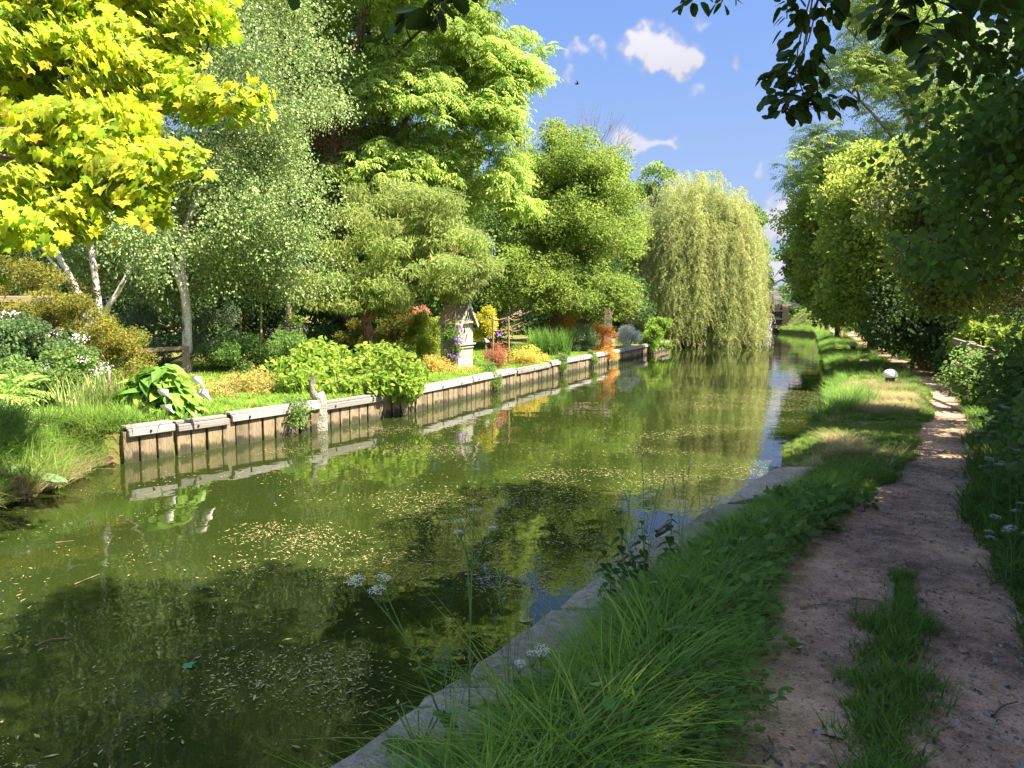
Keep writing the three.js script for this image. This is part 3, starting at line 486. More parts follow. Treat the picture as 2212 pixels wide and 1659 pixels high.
{ // bare twigs above the round tree
  const T = thing('bare_tree', 'leafless grey treetop with fine twigs behind the rounded tree', 'tree', footL(1285, 735, 38)), G = [];
  const fork = (p, q, r, n) => { G.push(tube([p, p.clone().lerp(q, .5).add(v3(.1 * gauss(), .1 * gauss(), .1 * gauss())), q], r, r * .5, 4, 2)); if (n) for (let i = 0; i < 3; i++) { const dir = q.clone().sub(p).multiplyScalar(R(.55, .8)); dir.applyAxisAngle(v3(0, 0, 1), R(-.55, .55)).applyAxisAngle(v3(1, 0, 0), R(-.4, .4)); fork(p.clone().lerp(q, R(.5, 1)), q.clone().add(dir), r * .55, n - 1); } };
  const b = T.position; G.push(tube([v3(0, 0, 0), V(...at(1280, 500, 38)).sub(b), V(...at(1285, 360, 38)).sub(b)], .2, .06, 6, 3));
  for (const [x, y] of [[1268, 335], [1284, 330], [1300, 336], [1316, 345]]) fork(V(...at(1284, 380, 38)).sub(b), V(...at(x, y, 38)).sub(b), .03, 3);
  part('trunk', mergeGeometries(G), M.twig, T);
}
// the weeping willow: a dome of limbs from which curtains of leaves hang
{
  const foot = footL(1490, 745, 46), T = thing('weeping_willow', 'weeping willow whose yellow-green curtains hang down to the water', 'tree', foot), b = T.position;
  const top = [[at(1490, 560, 46), at(1480, 430, 46)], [at(1530, 560, 46), at(1570, 440, 45.5)], [at(1450, 560, 46), at(1410, 450, 46.5)], [at(1520, 600, 45), at(1550, 500, 43.6)], [at(1470, 600, 46), at(1450, 480, 48.4)]];
  const G = [tube([V(...foot).sub(b), V(...at(1494, 690, 46)).sub(b), V(...at(1500, 590, 46)).sub(b)], .45, .3, 9, 4, .15)];
  part('trunk', G[0], M.bark, T);
  part('limb', mergeGeometries(top.map(([m, e]) => tube([V(...at(1498, 610, 46)).sub(b), V(...m).sub(b), V(...e).sub(b)], .2, .04, 6, 4))), M.bark, T);
  const items = [], c = at(1500, 545, 46);
  const locks = Array.from({ length: 66 }, () => { const q = unit(); q.y = Math.abs(q.y) * .9; return { q, end: Math.pow(rnd(), .5), g: R(.8, 1.15), w: rnd(), f: R(.62, 1.04) }; });
  for (let i = 0; i < 760; i++) {
    const lk = locks[i % 66], q = i % 7 ? lk.q.clone().add(unit().multiplyScalar(.22)).normalize() : unit(); q.y = Math.abs(q.y); const f = i % 7 ? lk.f * R(.88, 1.05) : R(.4, .8), rx = 3.75, ry = 4.55, low = i % 7 ? clamp(lk.end + .12 * gauss(), 0, 1) : rnd();
    let x = c[0] + q.x * rx * f, y = c[1] + .3 + q.y * ry * f * (.8 + .25 * rnd()), d = c[2] - q.z * 3.7 * f; const yaw = Math.atan2(q.x, q.z), end = lerp(c[1] - 1.4, .05, q.y < .5 ? low : low * .75), g = i % 7 ? lk.g : .9, warm = lk.w, col = mulc(mixc([.82, .9, .75], [1.12, 1.08, 1.0], warm), g);
    const steps = Math.ceil((y - end) / .62);
    for (let k = 0; k < steps; k++) { items.push([placeM(x, y, d, yaw + R(-1.5, 1.5), R(-.22, .22), R(-.22, .22), R(.85, 1.2)), mulc(col, R(.9, 1.1))]); y -= .62; const o = .1 * (1 - k / steps) * (q.y > .3 ? 1.6 : .7); x += Math.sin(yaw) * o + .04 * gauss(); d -= Math.cos(yaw) * o; if (y < .25) break; }
  }
  for (let i = 0; i < 70; i++) { const q = unit(); q.y = Math.abs(q.y) * .6 + .5; items.push([placeM(c[0] + q.x * 3.2, c[1] + q.y * 4.3, c[2] - q.z * 3, R(0, 6), R(-.4, .4), R(-.4, .4), R(.7, 1)), [1.05, 1.05, 1]]); }
  set('crown', K.willow, M.soft, items, T, b);
}
tree('background_tree', 'pale green tree showing behind the left side of the weeping willow', 'tree', { foot: footL(1400, 730, 55), clump: K.far, limbs: 20, trunk: [[[footL(1400, 730, 55), at(1400, 600, 55), at(1405, 420, 55)], .25, .08]], crown: [[1355, 350, 1470, 560, 54, 2.2], [1330, 480, 1440, 700, 53, 2]], puffs: 40, n: 600, pr: [.6, 1.1], tint: [[1, 1.05, 1], [1.3, 1.25, 1.3]] });
tree('background_tree', 'dense green tree between the willow and the lock', 'tree', { foot: footL(1650, 722, 62), clump: K.far, limbs: 20, trunk: [[[footL(1640, 722, 62), at(1640, 640, 62), at(1635, 540, 62)], .25, .08]], crown: [[1560, 450, 1640, 630, 61, 2.2], [1575, 560, 1650, 690, 60, 1.6], [1590, 640, 1632, 722, 61, 1.2], [1580, 640, 1625, 735, 57, 1.3]], puffs: 60, n: 1100, pr: [.6, 1.1], tint: [[.85, 1.0, .8], [1.2, 1.2, 1.0]], floor: 0 });
tree('background_tree', 'small far tree against the sky above the lock gates', 'tree', { foot: [34, 2.4, 108], clump: K.far, limbs: 16, trunk: [[[[34, 2.4, 108], [34, 6, 108], [34.2, 12, 108]], .25, .08]], crown: [[1600, 500, 1670, 640, 108, 3], [1640, 600, 1760, 668, 112, 3]], puffs: 30, n: 380, pr: [1, 1.8], tint: [[.9, 1, 1], [1.2, 1.2, 1.2]] });
tree('background_tree', 'far low dark trees on the bank above the lock', 'tree', { foot: [36, 2.3, 92], clump: K.far, limbs: 12, trunk: [[[[36, 2.3, 92], [36, 3.5, 92], [36, 5, 92]], .15, .05]], crown: [[1690, 615, 1800, 690, 92, 2.5], [1600, 625, 1700, 672, 118, 2.5]], puffs: 34, n: 520, pr: [.8, 1.3], tint: [[.6, .75, .7], [.9, .95, .9]], floor: 1.5 });
tree('background_tree', 'distant dark trees closing the view over the lock', 'tree', { foot: [44, 2.4, 105], clump: K.far, limbs: 16, trunk: [[[[44, 2.4, 105], [44, 6, 105], [44, 10, 105]], .25, .08]], crown: [[1735, 470, 1860, 668, 104, 4], [1700, 610, 1800, 672, 100, 3]], puffs: 40, n: 500, pr: [1, 1.8], tint: [[.7, .85, .85], [1, 1, 1]] });

// dark evergreen hedges closing off the garden
const hedge = (name, label, o) => tree(name, label, 'hedge', { clump: K.hedge, limbs: 12, pr: [.5, .9], bias: .3, ...o });
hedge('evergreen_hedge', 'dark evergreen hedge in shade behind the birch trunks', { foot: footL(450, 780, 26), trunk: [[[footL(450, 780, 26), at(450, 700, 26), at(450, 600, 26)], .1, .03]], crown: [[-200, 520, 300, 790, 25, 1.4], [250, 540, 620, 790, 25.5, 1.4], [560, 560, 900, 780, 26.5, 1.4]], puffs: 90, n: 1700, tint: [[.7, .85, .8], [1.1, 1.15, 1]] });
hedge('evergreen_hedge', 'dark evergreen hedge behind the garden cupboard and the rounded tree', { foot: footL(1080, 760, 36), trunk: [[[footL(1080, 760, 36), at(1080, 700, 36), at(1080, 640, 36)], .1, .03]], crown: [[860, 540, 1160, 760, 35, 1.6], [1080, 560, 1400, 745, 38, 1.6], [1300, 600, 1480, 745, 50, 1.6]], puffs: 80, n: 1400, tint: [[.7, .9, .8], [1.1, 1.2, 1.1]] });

hedge('woodland_edge', 'mass of mid-green trees closing the far side of the garden', { clump: K.far, foot: [-8, .8, 44], trunk: [[[[-8, .8, 44], [-8, 3, 44], [-8, 7, 44]], .2, .05]], crown: [[-700, 330, 0, 770, 40, 2.4], [-100, 300, 500, 770, 41, 2.4], [350, 330, 900, 770, 42, 2.4], [800, 330, 1300, 760, 46, 2.4], [1180, 420, 1420, 750, 48, 2.2]], puffs: 170, n: 4200, pr: [1, 1.8], size: [1.2, 1.9], tint: [[.8, .95, .8], [1.15, 1.15, 1]] });
// ------------------------------------------------------------------ trees of the towpath side
{ // the tree over the camera: sprays of its leaves hang into the top of the picture
  const foot = [5.3, .5, 2.6], T = tree('overhanging_tree', 'dark broad-leaved tree overhanging the towpath, its sprays hanging into view at upper right', 'tree', {
    foot, clump: K.big, limbs: 60, bark: M.bark,
    trunk: [[[foot, [5.2, 2, 2.8], [5, 4.2, 3], [4.6, 6.5, 3.2], [4, 8.5, 3]], .24, .1], [[[5.05, 3.9, 3], [3.8, 5.4, 3.1], [2.4, 5.6, 3.2], [1.1, 5.2, 3.2]], .1, .03], [[[5.1, 3.4, 2.9], [4.9, 4.4, 4.5], [4.6, 4.9, 6]], .1, .03], [[[4.9, 4.5, 3], [2.5, 5.6, 2], [0.2, 5.4, 1.8], [-1, 5, 2]], .08, .02]],
    crown: [{ c: [4.5, 5.6, 5.2], r: [1.55, 1.7, 2.0] }, { c: [5.0, 3.6, 6.2], r: [1.5, 1.5, 1.8] }, { c: [4.3, 3.7, 5.0], r: [.9, 1.0, .9] }, { c: [5.9, 3.3, 7.2], r: [1.0, .9, 1.4] }, { c: [5.0, 7.4, 3.2], r: [2.8, 1.4, 3.6] }, { c: [7.6, 6.4, 1.6], r: [2.2, 1.6, 3.6] }, { c: [4.6, 6.8, -2.2], r: [3.4, 1.2, 2.4] }, { c: [4.6, 8.4, 1.2], r: [3.4, .9, 3.2] }],
    puffs: 310, n: 6000, pr: [.4, .65], flat: .7, size: [.8, 1.15], tint: [[.8, .92, .8], [1.15, 1.1, 1]], floor: 1.3, bias: .2,
    extra: [{ name: 'upper_crown', clump: K.big, crown: [{ c: [4.5, 6.7, 1.3], r: [1.9, .8, 1.9] }, { c: [5.6, 7.0, 2.6], r: [1.6, .8, 1.6] }, { c: [3.6, 6.6, -.4], r: [1.8, .7, 1.4] }], puffs: 50, n: 1500, pr: [.4, .65], flat: .7, size: [.9, 1.2] }],
  }), b = T.position;
  const shapes = [0, 1, 2, 3].map((i) => { const G = new Geo(); leaf(G, ROUND, v3(0, 0, 0), v3(0, 0, 1), v3(0, 1, 0), 1, .76 + .06 * i, null, .06 + .1 * i, .1); return G.build(); });
  const mats = [[.04, .085, .012], [.05, .105, .016], [.032, .07, .012]].map((c) => leafMat({ vertexColors: false, color: new THREE.Color().setRGB(...c), transmission: .3 }));
  const spray = (path, d, n, size, wide) => {             // path in view pixels at distance d, carried by a twig that goes on up out of the frame
    const p = path.map(([x, y]) => V(...at(x, y, d)).sub(b)), first = p[0].clone(), up = [first.clone().add(v3(.5, 1.5, .1)), first.clone().add(v3(.12, .6, 0))];
    const s = part('leaf_spray', tube([...up, ...p], .008, .0025, 5, 4), M.twig, T), curve = new THREE.CatmullRomCurve3(p);
    for (let i = 0; i < n; i++) {
      const t = (i + rnd() * .6) / n, o = curve.getPoint(t), m = part('leaf', shapes[i % 4], mats[Math.floor(rnd() * 3)], s), sd = i % 2 ? 1 : -1, k = size * R(.75, 1.2);
      m.position.copy(o).add(v3(sd * wide * R(.05, 1), R(-.5, .35) * wide, R(-.6, .6) * wide)); m.scale.set(k, k, k);
      m.lookAt; m.rotation.set(R(.2, 1.1), sd * R(.5, 1.9), R(-.7, .7), 'YXZ');
    }
  };
  spray([[1010, -60], [960, 0], [915, 25], [875, 40]], 2.3, 24, .061, .04);
  spray([[1000, -60], [950, 5], [935, 45]], 2.25, 9, .061, .03);
  spray([[640, -60], [618, -8]], 2.4, 4, .050, .02);
  spray([[1530, -60], [1500, -5], [1478, 12]], 2.6, 14, .043, .025);
  spray([[1590, -60], [1570, -8], [1556, 10]], 2.6, 9, .043, .025);
  spray([[1760, -60], [1752, 30], [1738, 110], [1720, 190], [1700, 232]], 3.3, 111, .061, .10);
  spray([[1738, 110], [1700, 150], [1664, 170]], 3.3, 30, .054, .05);
  spray([[1722, 180], [1760, 215], [1800, 222], [1820, 205]], 3.3, 36, .054, .06);
  spray([[1715, 195], [1695, 230], [1690, 244]], 3.3, 18, .054, .05);
  spray([[1700, -50], [1705, 10], [1700, 40]], 3.3, 14, .058, .04);
  spray([[1800, -60], [1790, 0], [1775, 45]], 3.3, 24, .061, .06);
  spray([[1960, -60], [1935, 20], [1900, 58]], 3.0, 36, .072, .08);
  spray([[2040, -60], [2010, 20], [1985, 70]], 3.0, 39, .094, .1);
  spray([[2120, -60], [2080, 40], [2040, 110], [2010, 160]], 3.6, 51, .079, .14);
}
const screen = [ // trees beyond the hedge, mostly out of frame, that keep the sun off the path
  ['field_tree', 'tall leafy tree behind the near hedge, beyond the right edge', [8.2, .5, 2], [{ c: [8.6, 5.2, 2.5], r: [2, 3, 2.6] }, { c: [8.4, 5.0, 6.8], r: [1.7, 3, 2.0] }]],
  ['field_tree', 'leafy tree standing behind the camera beside the path', [6.5, .5, -3], [{ c: [6.2, 6, -2.5], r: [3, 2.4, 3] }]],
];
for (const [n, l, f, c] of screen) tree(n, l, 'tree', { foot: f, clump: K.big, limbs: 20, trunk: [[[f, [f[0], 2.5, f[2]], [f[0], 5, f[2]]], .2, .08]], crown: c, puffs: 60, n: 1000, pr: [.5, .9], size: [1, 1.5] });
tree('hawthorn', 'hawthorn with fading pinkish blossom hanging over the path at the right', 'tree', {
  foot: [8.3, .5, 10.9], clump: K.thorn, limbs: 46, bark: M.bark, trunk: [[[[7.9, .5, 10.9], [7.8, 1.6, 10.8], [7.4, 3, 10.6], [7, 4.2, 10.4]], .13, .04]],
  crown: [[1960, 330, 2300, 560, 10.6, 1.1], [1990, 470, 2330, 660, 10.6, 1.0], [2010, 300, 2160, 420, 10.8, .8]], puffs: 70, n: 1500, pr: [.35, .6], size: [.75, 1.2], tint: [[.85, .9, .85], [1.2, 1.1, 1.1]], floor: 1.4,
  extra: [{ name: 'blossom', clump: clumpLeaves({ n: 26, r: [.24, .12, .24], len: .02, wid: .02, up: 1, a: [.5, .42, .38], b: [.42, .3, .25] }), mat: M.petal, crown: [[1950, 320, 2300, 560, 10.6, 1.2], [1990, 470, 2310, 650, 10.5, 1.0]], puffs: 50, n: 340, pr: [.4, .6], shell: [.8, 1.05] }],
});
tree('field_maple', 'broad yellow-green tree over the towpath in the middle of the right bank', 'tree', {
  foot: footR(2000, 770, 21), clump: K.field, limbs: 60, bark: M.bark, trunk: [[[footR(2000, 770, 21), at(1990, 680, 21), at(1960, 560, 21), at(1930, 430, 21)], .2, .05]],
  crown: [[1800, 330, 2010, 500, 21, 1.8], [1790, 440, 1990, 620, 21, 1.8], [1900, 480, 2080, 680, 20.4, 1.6], [1830, 560, 1990, 700, 20.6, 1.2], [1930, 360, 2100, 520, 21, 1.6]],
  puffs: 120, n: 2500, pr: [.4, .75], size: [.75, 1.2], tint: [[.8, .95, .8], [1.25, 1.1, .95]], floor: 1.2, bias: .4,
});
tree('field_maple', 'green and yellow tree standing where the right bank recedes', 'tree', {
  foot: footR(1880, 745, 32), clump: K.field, limbs: 50, bark: M.bark, trunk: [[[footR(1885, 745, 32), at(1880, 650, 32), at(1840, 520, 32)], .22, .06]],
  crown: [[1720, 400, 1900, 560, 32, 2], [1728, 500, 1860, 635, 32, 1.9], [1760, 330, 1900, 460, 32.5, 1.8], [1780, 580, 1930, 720, 31, 1.8]], puffs: 100, n: 2000, pr: [.5, .9], size: [.9, 1.3], tint: [[.75, .9, .8], [1.15, 1.08, .95]], floor: 1.2, bias: .4,
});
tree('field_maple', 'shadowy tree farther along the towpath near the lock', 'tree', {
  foot: footR(1810, 722, 46), clump: K.far, limbs: 40, bark: M.bark, trunk: [[[footR(1812, 725, 46), at(1808, 660, 46), at(1790, 560, 46)], .24, .06]],
  crown: [[1718, 455, 1800, 620, 46, 2], [1716, 540, 1800, 640, 47, 1.8], [1775, 600, 1870, 705, 44, 1.8]], puffs: 80, n: 1300, pr: [.6, 1], size: [.8, 1.2], tint: [[.7, .9, .8], [1.1, 1.05, .95]], floor: 1.3,
});
tree('field_maple', 'dark tree arching over the towpath just before the lock', 'tree', {
  foot: footR(1790, 705, 60), clump: K.far, limbs: 30, bark: M.bark, trunk: [[[footR(1788, 705, 60), at(1785, 660, 60), at(1770, 590, 60)], .24, .06]],
  crown: [[1718, 500, 1790, 625, 58, 2.4], [1752, 580, 1815, 660, 57, 2.2]], puffs: 56, n: 900, pr: [.7, 1.1], size: [.8, 1.2], tint: [[.7, .9, .8], [1, 1, .9]], floor: 2,
});
tree('feathery_ash', 'tall airy tree with bare branches showing through its pale leaves', 'tree', {
  foot: footR(2010, 740, 30), clump: K.feather, limbs: 120, bark: M.barkGrey, limbMat: M.bark,
  trunk: [[[footR(2010, 740, 30), at(2005, 560, 30), at(1990, 350, 30), at(1975, 230, 30), at(1950, 120, 30), at(1900, 0, 30), at(1890, -60, 30)], .26, .05], [[at(1990, 350, 30), at(1955, 230, 29.8), at(1900, 140, 29.6), at(1830, 60, 29.6)], .1, .02], [[at(1992, 380, 30), at(1940, 310, 29.6), at(1860, 220, 29.4), at(1800, 170, 29.4)], .1, .02], [[at(1990, 330, 30), at(2020, 200, 30), at(2060, 80, 30), at(2090, -60, 30)], .1, .02], [[at(2000, 470, 30), at(1900, 380, 29.4), at(1760, 320, 29.2)], .09, .02], [[at(1975, 230, 30), at(2000, 100, 30.2), at(2010, -60, 30.4)], .07, .02]],
  crown: [[1840, -90, 2150, 100, 30, 2.6], [1810, -60, 1990, 170, 29.8, 2.2], [1770, 120, 1940, 270, 29.6, 2], [1930, 60, 2140, 300, 30, 2.4], [1880, 200, 2080, 380, 29.8, 2], [1715, 265, 1860, 400, 29.4, 1.5], [1700, 300, 1800, 440, 29.4, 1.3]],
  puffs: 170, n: 2100, pr: [.6, 1.1], size: [.85, 1.25], tint: [[.85, .95, .9], [1.15, 1.08, 1.1]], bias: .3,
});

// ------------------------------------------------------------------ shrubs and flowers
function shrub(name, label, category, crowns, clump, o = {}) {           // a bush with a few stems, standing where its rectangles meet the ground
  const E = crowns.map(ell), x = o.x ?? E[0].c[0], d = o.d ?? E[0].c[2], side = o.side || 'L', foot = [x, side === 'L' ? leftH(x, d) : rightH(x, d), d];
  const stems = []; for (let i = 0; i < (o.stems ?? 4); i++) { const e = E[i % E.length]; stems.push([[foot, [lerp(x, e.c[0], .6) + .2 * gauss() * e.r[0], lerp(foot[1], e.c[1], .5), lerp(d, e.c[2], .6)], [e.c[0] + e.r[0] * .5 * gauss(), e.c[1] + e.r[1] * .5, e.c[2] + .3 * gauss()]], o.sr || .025, .006]); }
  const T = thing(name, label, category, foot, o.group), b = T.position;
  if (stems.length) part('stem', mergeGeometries(stems.map(([p, r0, r1]) => tube(p.map((q) => V(...q).sub(b)), r0, r1, 5, 3))), o.stemMat || M.twig, T);
  const f = foliage(crowns, { puffs: 20, n: 300, pr: [.18, .34], flat: .8, size: [.8, 1.2], floor: o.floor ?? .2, ...o });
  set('foliage', clump, o.mat || M.leaf, f.items, T, b);
  (o.extra || []).forEach((x) => set(x.name, x.clump, x.mat || M.petal, foliage(x.crown || crowns, x).items, T, b));
  return T;
}
const small = (a, b, len = .05, wid = .032, n = 34, r = .16) => clumpLeaves({ n, r: [r, r * .8, r], len, wid, up: .6, a, b });
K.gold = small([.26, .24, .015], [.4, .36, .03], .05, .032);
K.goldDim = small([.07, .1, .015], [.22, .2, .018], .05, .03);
K.lime = clumpLeaves({ n: 22, r: [.24, .18, .24], len: .105, wid: .072, outline: HEART, up: .8, droop: .5, a: [.13, .22, .02], b: [.22, .31, .04] });
K.dark = small([.05, .1, .025], [.1, .17, .045], .06, .045);
K.mid = small([.08, .15, .025], [.14, .22, .04], .05, .036);
K.euon = small([.24, .3, .02], [.36, .38, .05], .055, .042);
K.orange = small([.42, .16, .03], [.5, .3, .045], .04, .025, 30);
K.redbush = small([.3, .11, .07], [.36, .17, .1], .05, .036, 30);
K.rust = small([.2, .075, .04], [.3, .14, .06], .04, .02, 30);
K.silver = small([.2, .25, .16], [.46, .48, .36], .045, .018, 40, .14);
K.grey = small([.1, .15, .07], [.16, .22, .1], .045, .03);
const blooms = (c, d, size = .03, n = 20, r = .16) => clumpLeaves({ n, r: [r, r * .6, r], len: size, wid: size * .9, up: 1.2, a: c, b: d });
K.white = blooms([.7, .7, .6], [.8, .8, .72], .03);
K.cream = blooms([.6, .55, .33], [.68, .66, .48], .04, 18);
K.purple = blooms([.17, .05, .4], [.3, .13, .55], .05, 9, .1);

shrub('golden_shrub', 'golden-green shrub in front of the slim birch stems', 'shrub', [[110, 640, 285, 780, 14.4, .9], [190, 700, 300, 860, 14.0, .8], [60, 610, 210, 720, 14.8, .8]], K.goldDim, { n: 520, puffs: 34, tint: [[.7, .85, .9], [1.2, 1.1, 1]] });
shrub('viburnum_bush', 'white-flowering dark bush at the left edge under the fence rail', 'shrub', [[-140, 690, 130, 850, 12.6, .9], [60, 720, 190, 870, 13, .7]], K.dark, { n: 560, puffs: 36, x: at(40, 820, 12.8)[0], d: 12.8, extra: [{ name: 'blossom', clump: K.cream, puffs: 18, n: 40, pr: [.2, .34], shell: [.75, 1.05], bias: .6 }] });
shrub('white_flower_bush', 'low bush dotted with small white flowers beside the golden shrub', 'shrub', [[90, 770, 215, 880, 12.2, .6], [-60, 800, 110, 880, 11.8, .6]], K.mid, { n: 360, puffs: 24, extra: [{ name: 'blossom', clump: K.white, puffs: 12, n: 30, pr: [.15, .3], size: [.5, .9], shell: [.8, 1.05], bias: .6 }] });
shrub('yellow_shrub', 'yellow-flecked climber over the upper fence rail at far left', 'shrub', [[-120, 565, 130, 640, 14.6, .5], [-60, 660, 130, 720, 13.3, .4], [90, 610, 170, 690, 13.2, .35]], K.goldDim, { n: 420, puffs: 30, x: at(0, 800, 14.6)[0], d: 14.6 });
shrub('grey_green_bush', 'dull green bush behind the lower fence rail and birch trunk', 'shrub', [[260, 620, 395, 820, 19.3, .8], [420, 640, 520, 800, 19.6, .8]], K.grey, { n: 520, puffs: 30, tint: [[.6, .75, .7], [1, 1, 1]] });
shrub('ivy_bush', 'leafy green bush at the foot of the birch, right of its trunk', 'shrub', [[425, 735, 590, 835, 18.2, .8], [560, 720, 660, 815, 18, .7]], K.mid, { n: 430, puffs: 28, tint: [[.7, .85, .8], [1.1, 1.1, 1.1]] });
shrub('lilac_bush', 'airy bush with pale mauve flower heads near the thin yellow canes', 'shrub', [[585, 690, 700, 800, 19.5, .7]], K.dark, { n: 260, puffs: 18, extra: [{ name: 'blossom', clump: blooms([.34, .3, .4], [.45, .42, .5], .025), puffs: 10, n: 16, pr: [.15, .3], shell: [.8, 1], bias: .6 }] });
shrub('sapling', 'slender young sapling with pale green leaves beside the mauve-flowered bush', 'sapling', [[615, 655, 650, 790, 18.8, .18]], K.lime, { n: 26, puffs: 8, pr: [.1, .2], size: [.6, .9], stems: 2 });
shrub('green_mound_shrub', 'big bright green leafy shrub spilling over the bank wall into the water', 'shrub', [[640, 750, 860, 850, 15.4, 1.0], [600, 770, 720, 850, 15.0, .7], [760, 760, 905, 855, 15.2, .7], [690, 800, 890, 872, 14.65, .55], [570, 800, 680, 852, 14.6, .5]], K.lime, { n: 900, puffs: 70, pr: [.18, .32], bias: .5, size: [.85, 1.2], tint: [[.85, .92, .8], [1.15, 1.06, 1.1]], floor: .13, shell: [.5, 1] });
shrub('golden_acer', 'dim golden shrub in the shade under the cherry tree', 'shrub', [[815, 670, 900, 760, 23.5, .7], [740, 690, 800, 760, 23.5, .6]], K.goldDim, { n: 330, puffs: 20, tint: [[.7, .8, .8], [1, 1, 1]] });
shrub('euonymus', 'bright yellow-green shrub left of the garden cupboard', 'shrub', [[885, 670, 965, 760, 23.2, .6], [900, 720, 960, 790, 22.4, .5]], K.euon, { n: 380, puffs: 26, tint: [[.5, .7, .8], [1, 1, 1]] });
shrub('red_leaved_shrub', 'small red-leaved shrub glowing above the yellow-green bushes', 'shrub', [[885, 652, 915, 700, 24.5, .35]], K.redbush, { n: 90, puffs: 9 });
shrub('euonymus', 'bright yellow shrub between the cupboard and the rustic trellis', 'shrub', [[1034, 665, 1062, 745, 23.2, .4]], K.euon, { n: 170, puffs: 12, tint: [[.9, .85, .6], [1.2, 1.05, .8]] });
shrub('orange_spirea', 'tall shrub with orange and red young shoots overhanging the far wall', 'shrub', [[1272, 690, 1330, 775, 30.5, .7], [1220, 685, 1260, 730, 30.2, .4], [1268, 755, 1330, 785, 29.6, .5]], K.orange, { n: 420, puffs: 34, pr: [.2, .35], tint: [[.85, .6, .8], [1.1, 1.3, 1]], size: [.9, 1.3] });
shrub('rose_bush', 'grey-green rose bush left of the orange shrub', 'shrub', [[1225, 700, 1290, 770, 29.6, .7]], K.grey, { n: 300, puffs: 22, tint: [[1, 1.1, .9], [1.3, 1.4, 1.1]] });
shrub('silver_shrub', 'silvery white-leaved bush on the wall beyond the orange shrub', 'shrub', [[1335, 705, 1382, 755, 34, .6]], K.silver, { n: 240, puffs: 18, size: [1, 1.5] });
shrub('green_ground_plant', 'fresh green plants filling the wall top before the willow', 'shrub', [[1380, 705, 1445, 752, 37, .7], [1400, 690, 1440, 730, 38, .7]], K.lime, { n: 240, puffs: 20, tint: [[.7, .85, .9], [1, 1, 1]] });
shrub('purple_clematis', 'violet-flowered climber on the lattice beside the cupboard', 'flowering plant', [[960, 730, 990, 775, 20.1, .15], [964, 700, 992, 740, 20.1, .15]], K.mid, { n: 50, puffs: 10, pr: [.1, .2], extra: [{ name: 'blossom', clump: K.purple, crown: [[968, 742, 990, 775, 20.1, .15], [980, 718, 1000, 748, 20.1, .12], [975, 705, 1000, 715, 20.2, .1]], puffs: 9, n: 24, pr: [.06, .12], size: [.8, 1.2] }] });
shrub('rust_plant', 'small rusty brown plant at the wall right of the cupboard', 'shrub', [[1055, 745, 1090, 800, 21.2, .3]], K.rust, { n: 110, puffs: 10, pr: [.12, .2] });
shrub('fern', 'pale lime fern at the far left edge of the lawn', 'fern', [[-90, 830, 42, 895, 10.6, .5]], clumpPinnate({ fronds: 5, len: .45, leaflets: 9, ll: .09, lw: .03, a: [.22, .36, .06], b: [.3, .42, .09], droop: .4 }), { n: 44, puffs: 8, pr: [.12, .25], stems: 0, floor: .4, tilt: .2 });
// low mixed plants along the wall top
const lowPlants = [
  ['flowerbed_plants', 'low orange and yellow plants in front of the garden cupboard', [[905, 772, 1000, 815, 19.6, .5], [930, 790, 1040, 812, 19.5, .35]], clumpLeaves({ n: 30, r: [.18, .1, .18], len: .055, wid: .03, up: .9, a: [.3, .2, .04], b: [.36, .34, .06] })],
  ['flowerbed_plants', 'straggling yellow and orange plants trailing over the wall right of the cupboard', [[1085, 748, 1160, 800, 22.6, .5], [1100, 765, 1190, 795, 23.3, .45]], clumpLeaves({ n: 30, r: [.2, .1, .2], len: .06, wid: .028, up: .9, a: [.36, .26, .04], b: [.4, .4, .07] })],
  ['flowerbed_plants', 'pale orange seedlings among grass left of the big green shrub', [[440, 815, 580, 872, 13.9, .6], [540, 800, 620, 868, 14.3, .5]], clumpLeaves({ n: 26, r: [.16, .12, .16], len: .045, wid: .026, up: .9, a: [.36, .24, .08], b: [.3, .36, .06] })],
];
for (const [n, l, c, k] of lowPlants) shrub(n, l, 'flowers', c, k, { n: 190, puffs: 22, pr: [.14, .24], stems: 3, sr: .008, shell: [.3, 1] });
for (const [x, d, label] of [[1000, 19.2, 'green trailing weed hanging over the wall below the cupboard'], [1180, 24.3, 'trailing green plants over the wall below the long iris leaves'], [1212, 27.5, 'leafy weed draped over the wall before the rose bush'], [640, 12.45, 'trailing weed over the wall beside the grey stump']]) { const e = leftEdge(d); shrub('trailing_plant', label, 'plant', [{ c: [e - .02, .4, d], r: [.16, .22, .35] }, { c: [e + .09, .3, d], r: [.07, .2, .22] }], K.mid, { n: 90, puffs: 12, pr: [.08, .14], size: [.5, .9], floor: .06, stems: 2, sr: .006 }); void x; }
// sword-leaved iris clumps
for (const [label, x0, x1, y, d, h, n, c] of [['tall green iris leaves along the wall below the rounded tree', 1150, 1225, 775, 27.2, 1.0, 60, [[.1, .22, .03], [.16, .3, .05]]], ['iris leaves growing at the foot of the rustic trellis', 1110, 1150, 765, 24.6, .6, 26, [[.12, .22, .03], [.2, .3, .05]]], ['upright pale sword leaves at the top of the left grassy bank', 170, 240, 870, 11.3, .7, 22, [[.2, .3, .07], [.34, .4, .13]]]]) {
  const p0 = at(x0, y, d), p1 = at(x1, y, d), cx = (p0[0] + p1[0]) / 2, T = thing('iris_clump', label, 'plant', [cx, leftH(cx, d), d]), k = blades({ n: 16, h, w: .03, lean: .12, r: .1, a: c[0], b: c[1], arch: .25 }), it = [];
  for (let i = 0; i < n; i++) { const x = lerp(p0[0], p1[0], rnd()), dd = d + R(-.5, .5); it.push([placeM(x, leftH(x, dd), dd, R(0, 6), 0, 0, R(.7, 1.15)), [1, 1, 1]]); }
  set('foliage', k, M.grass, it, T, T.position);
}
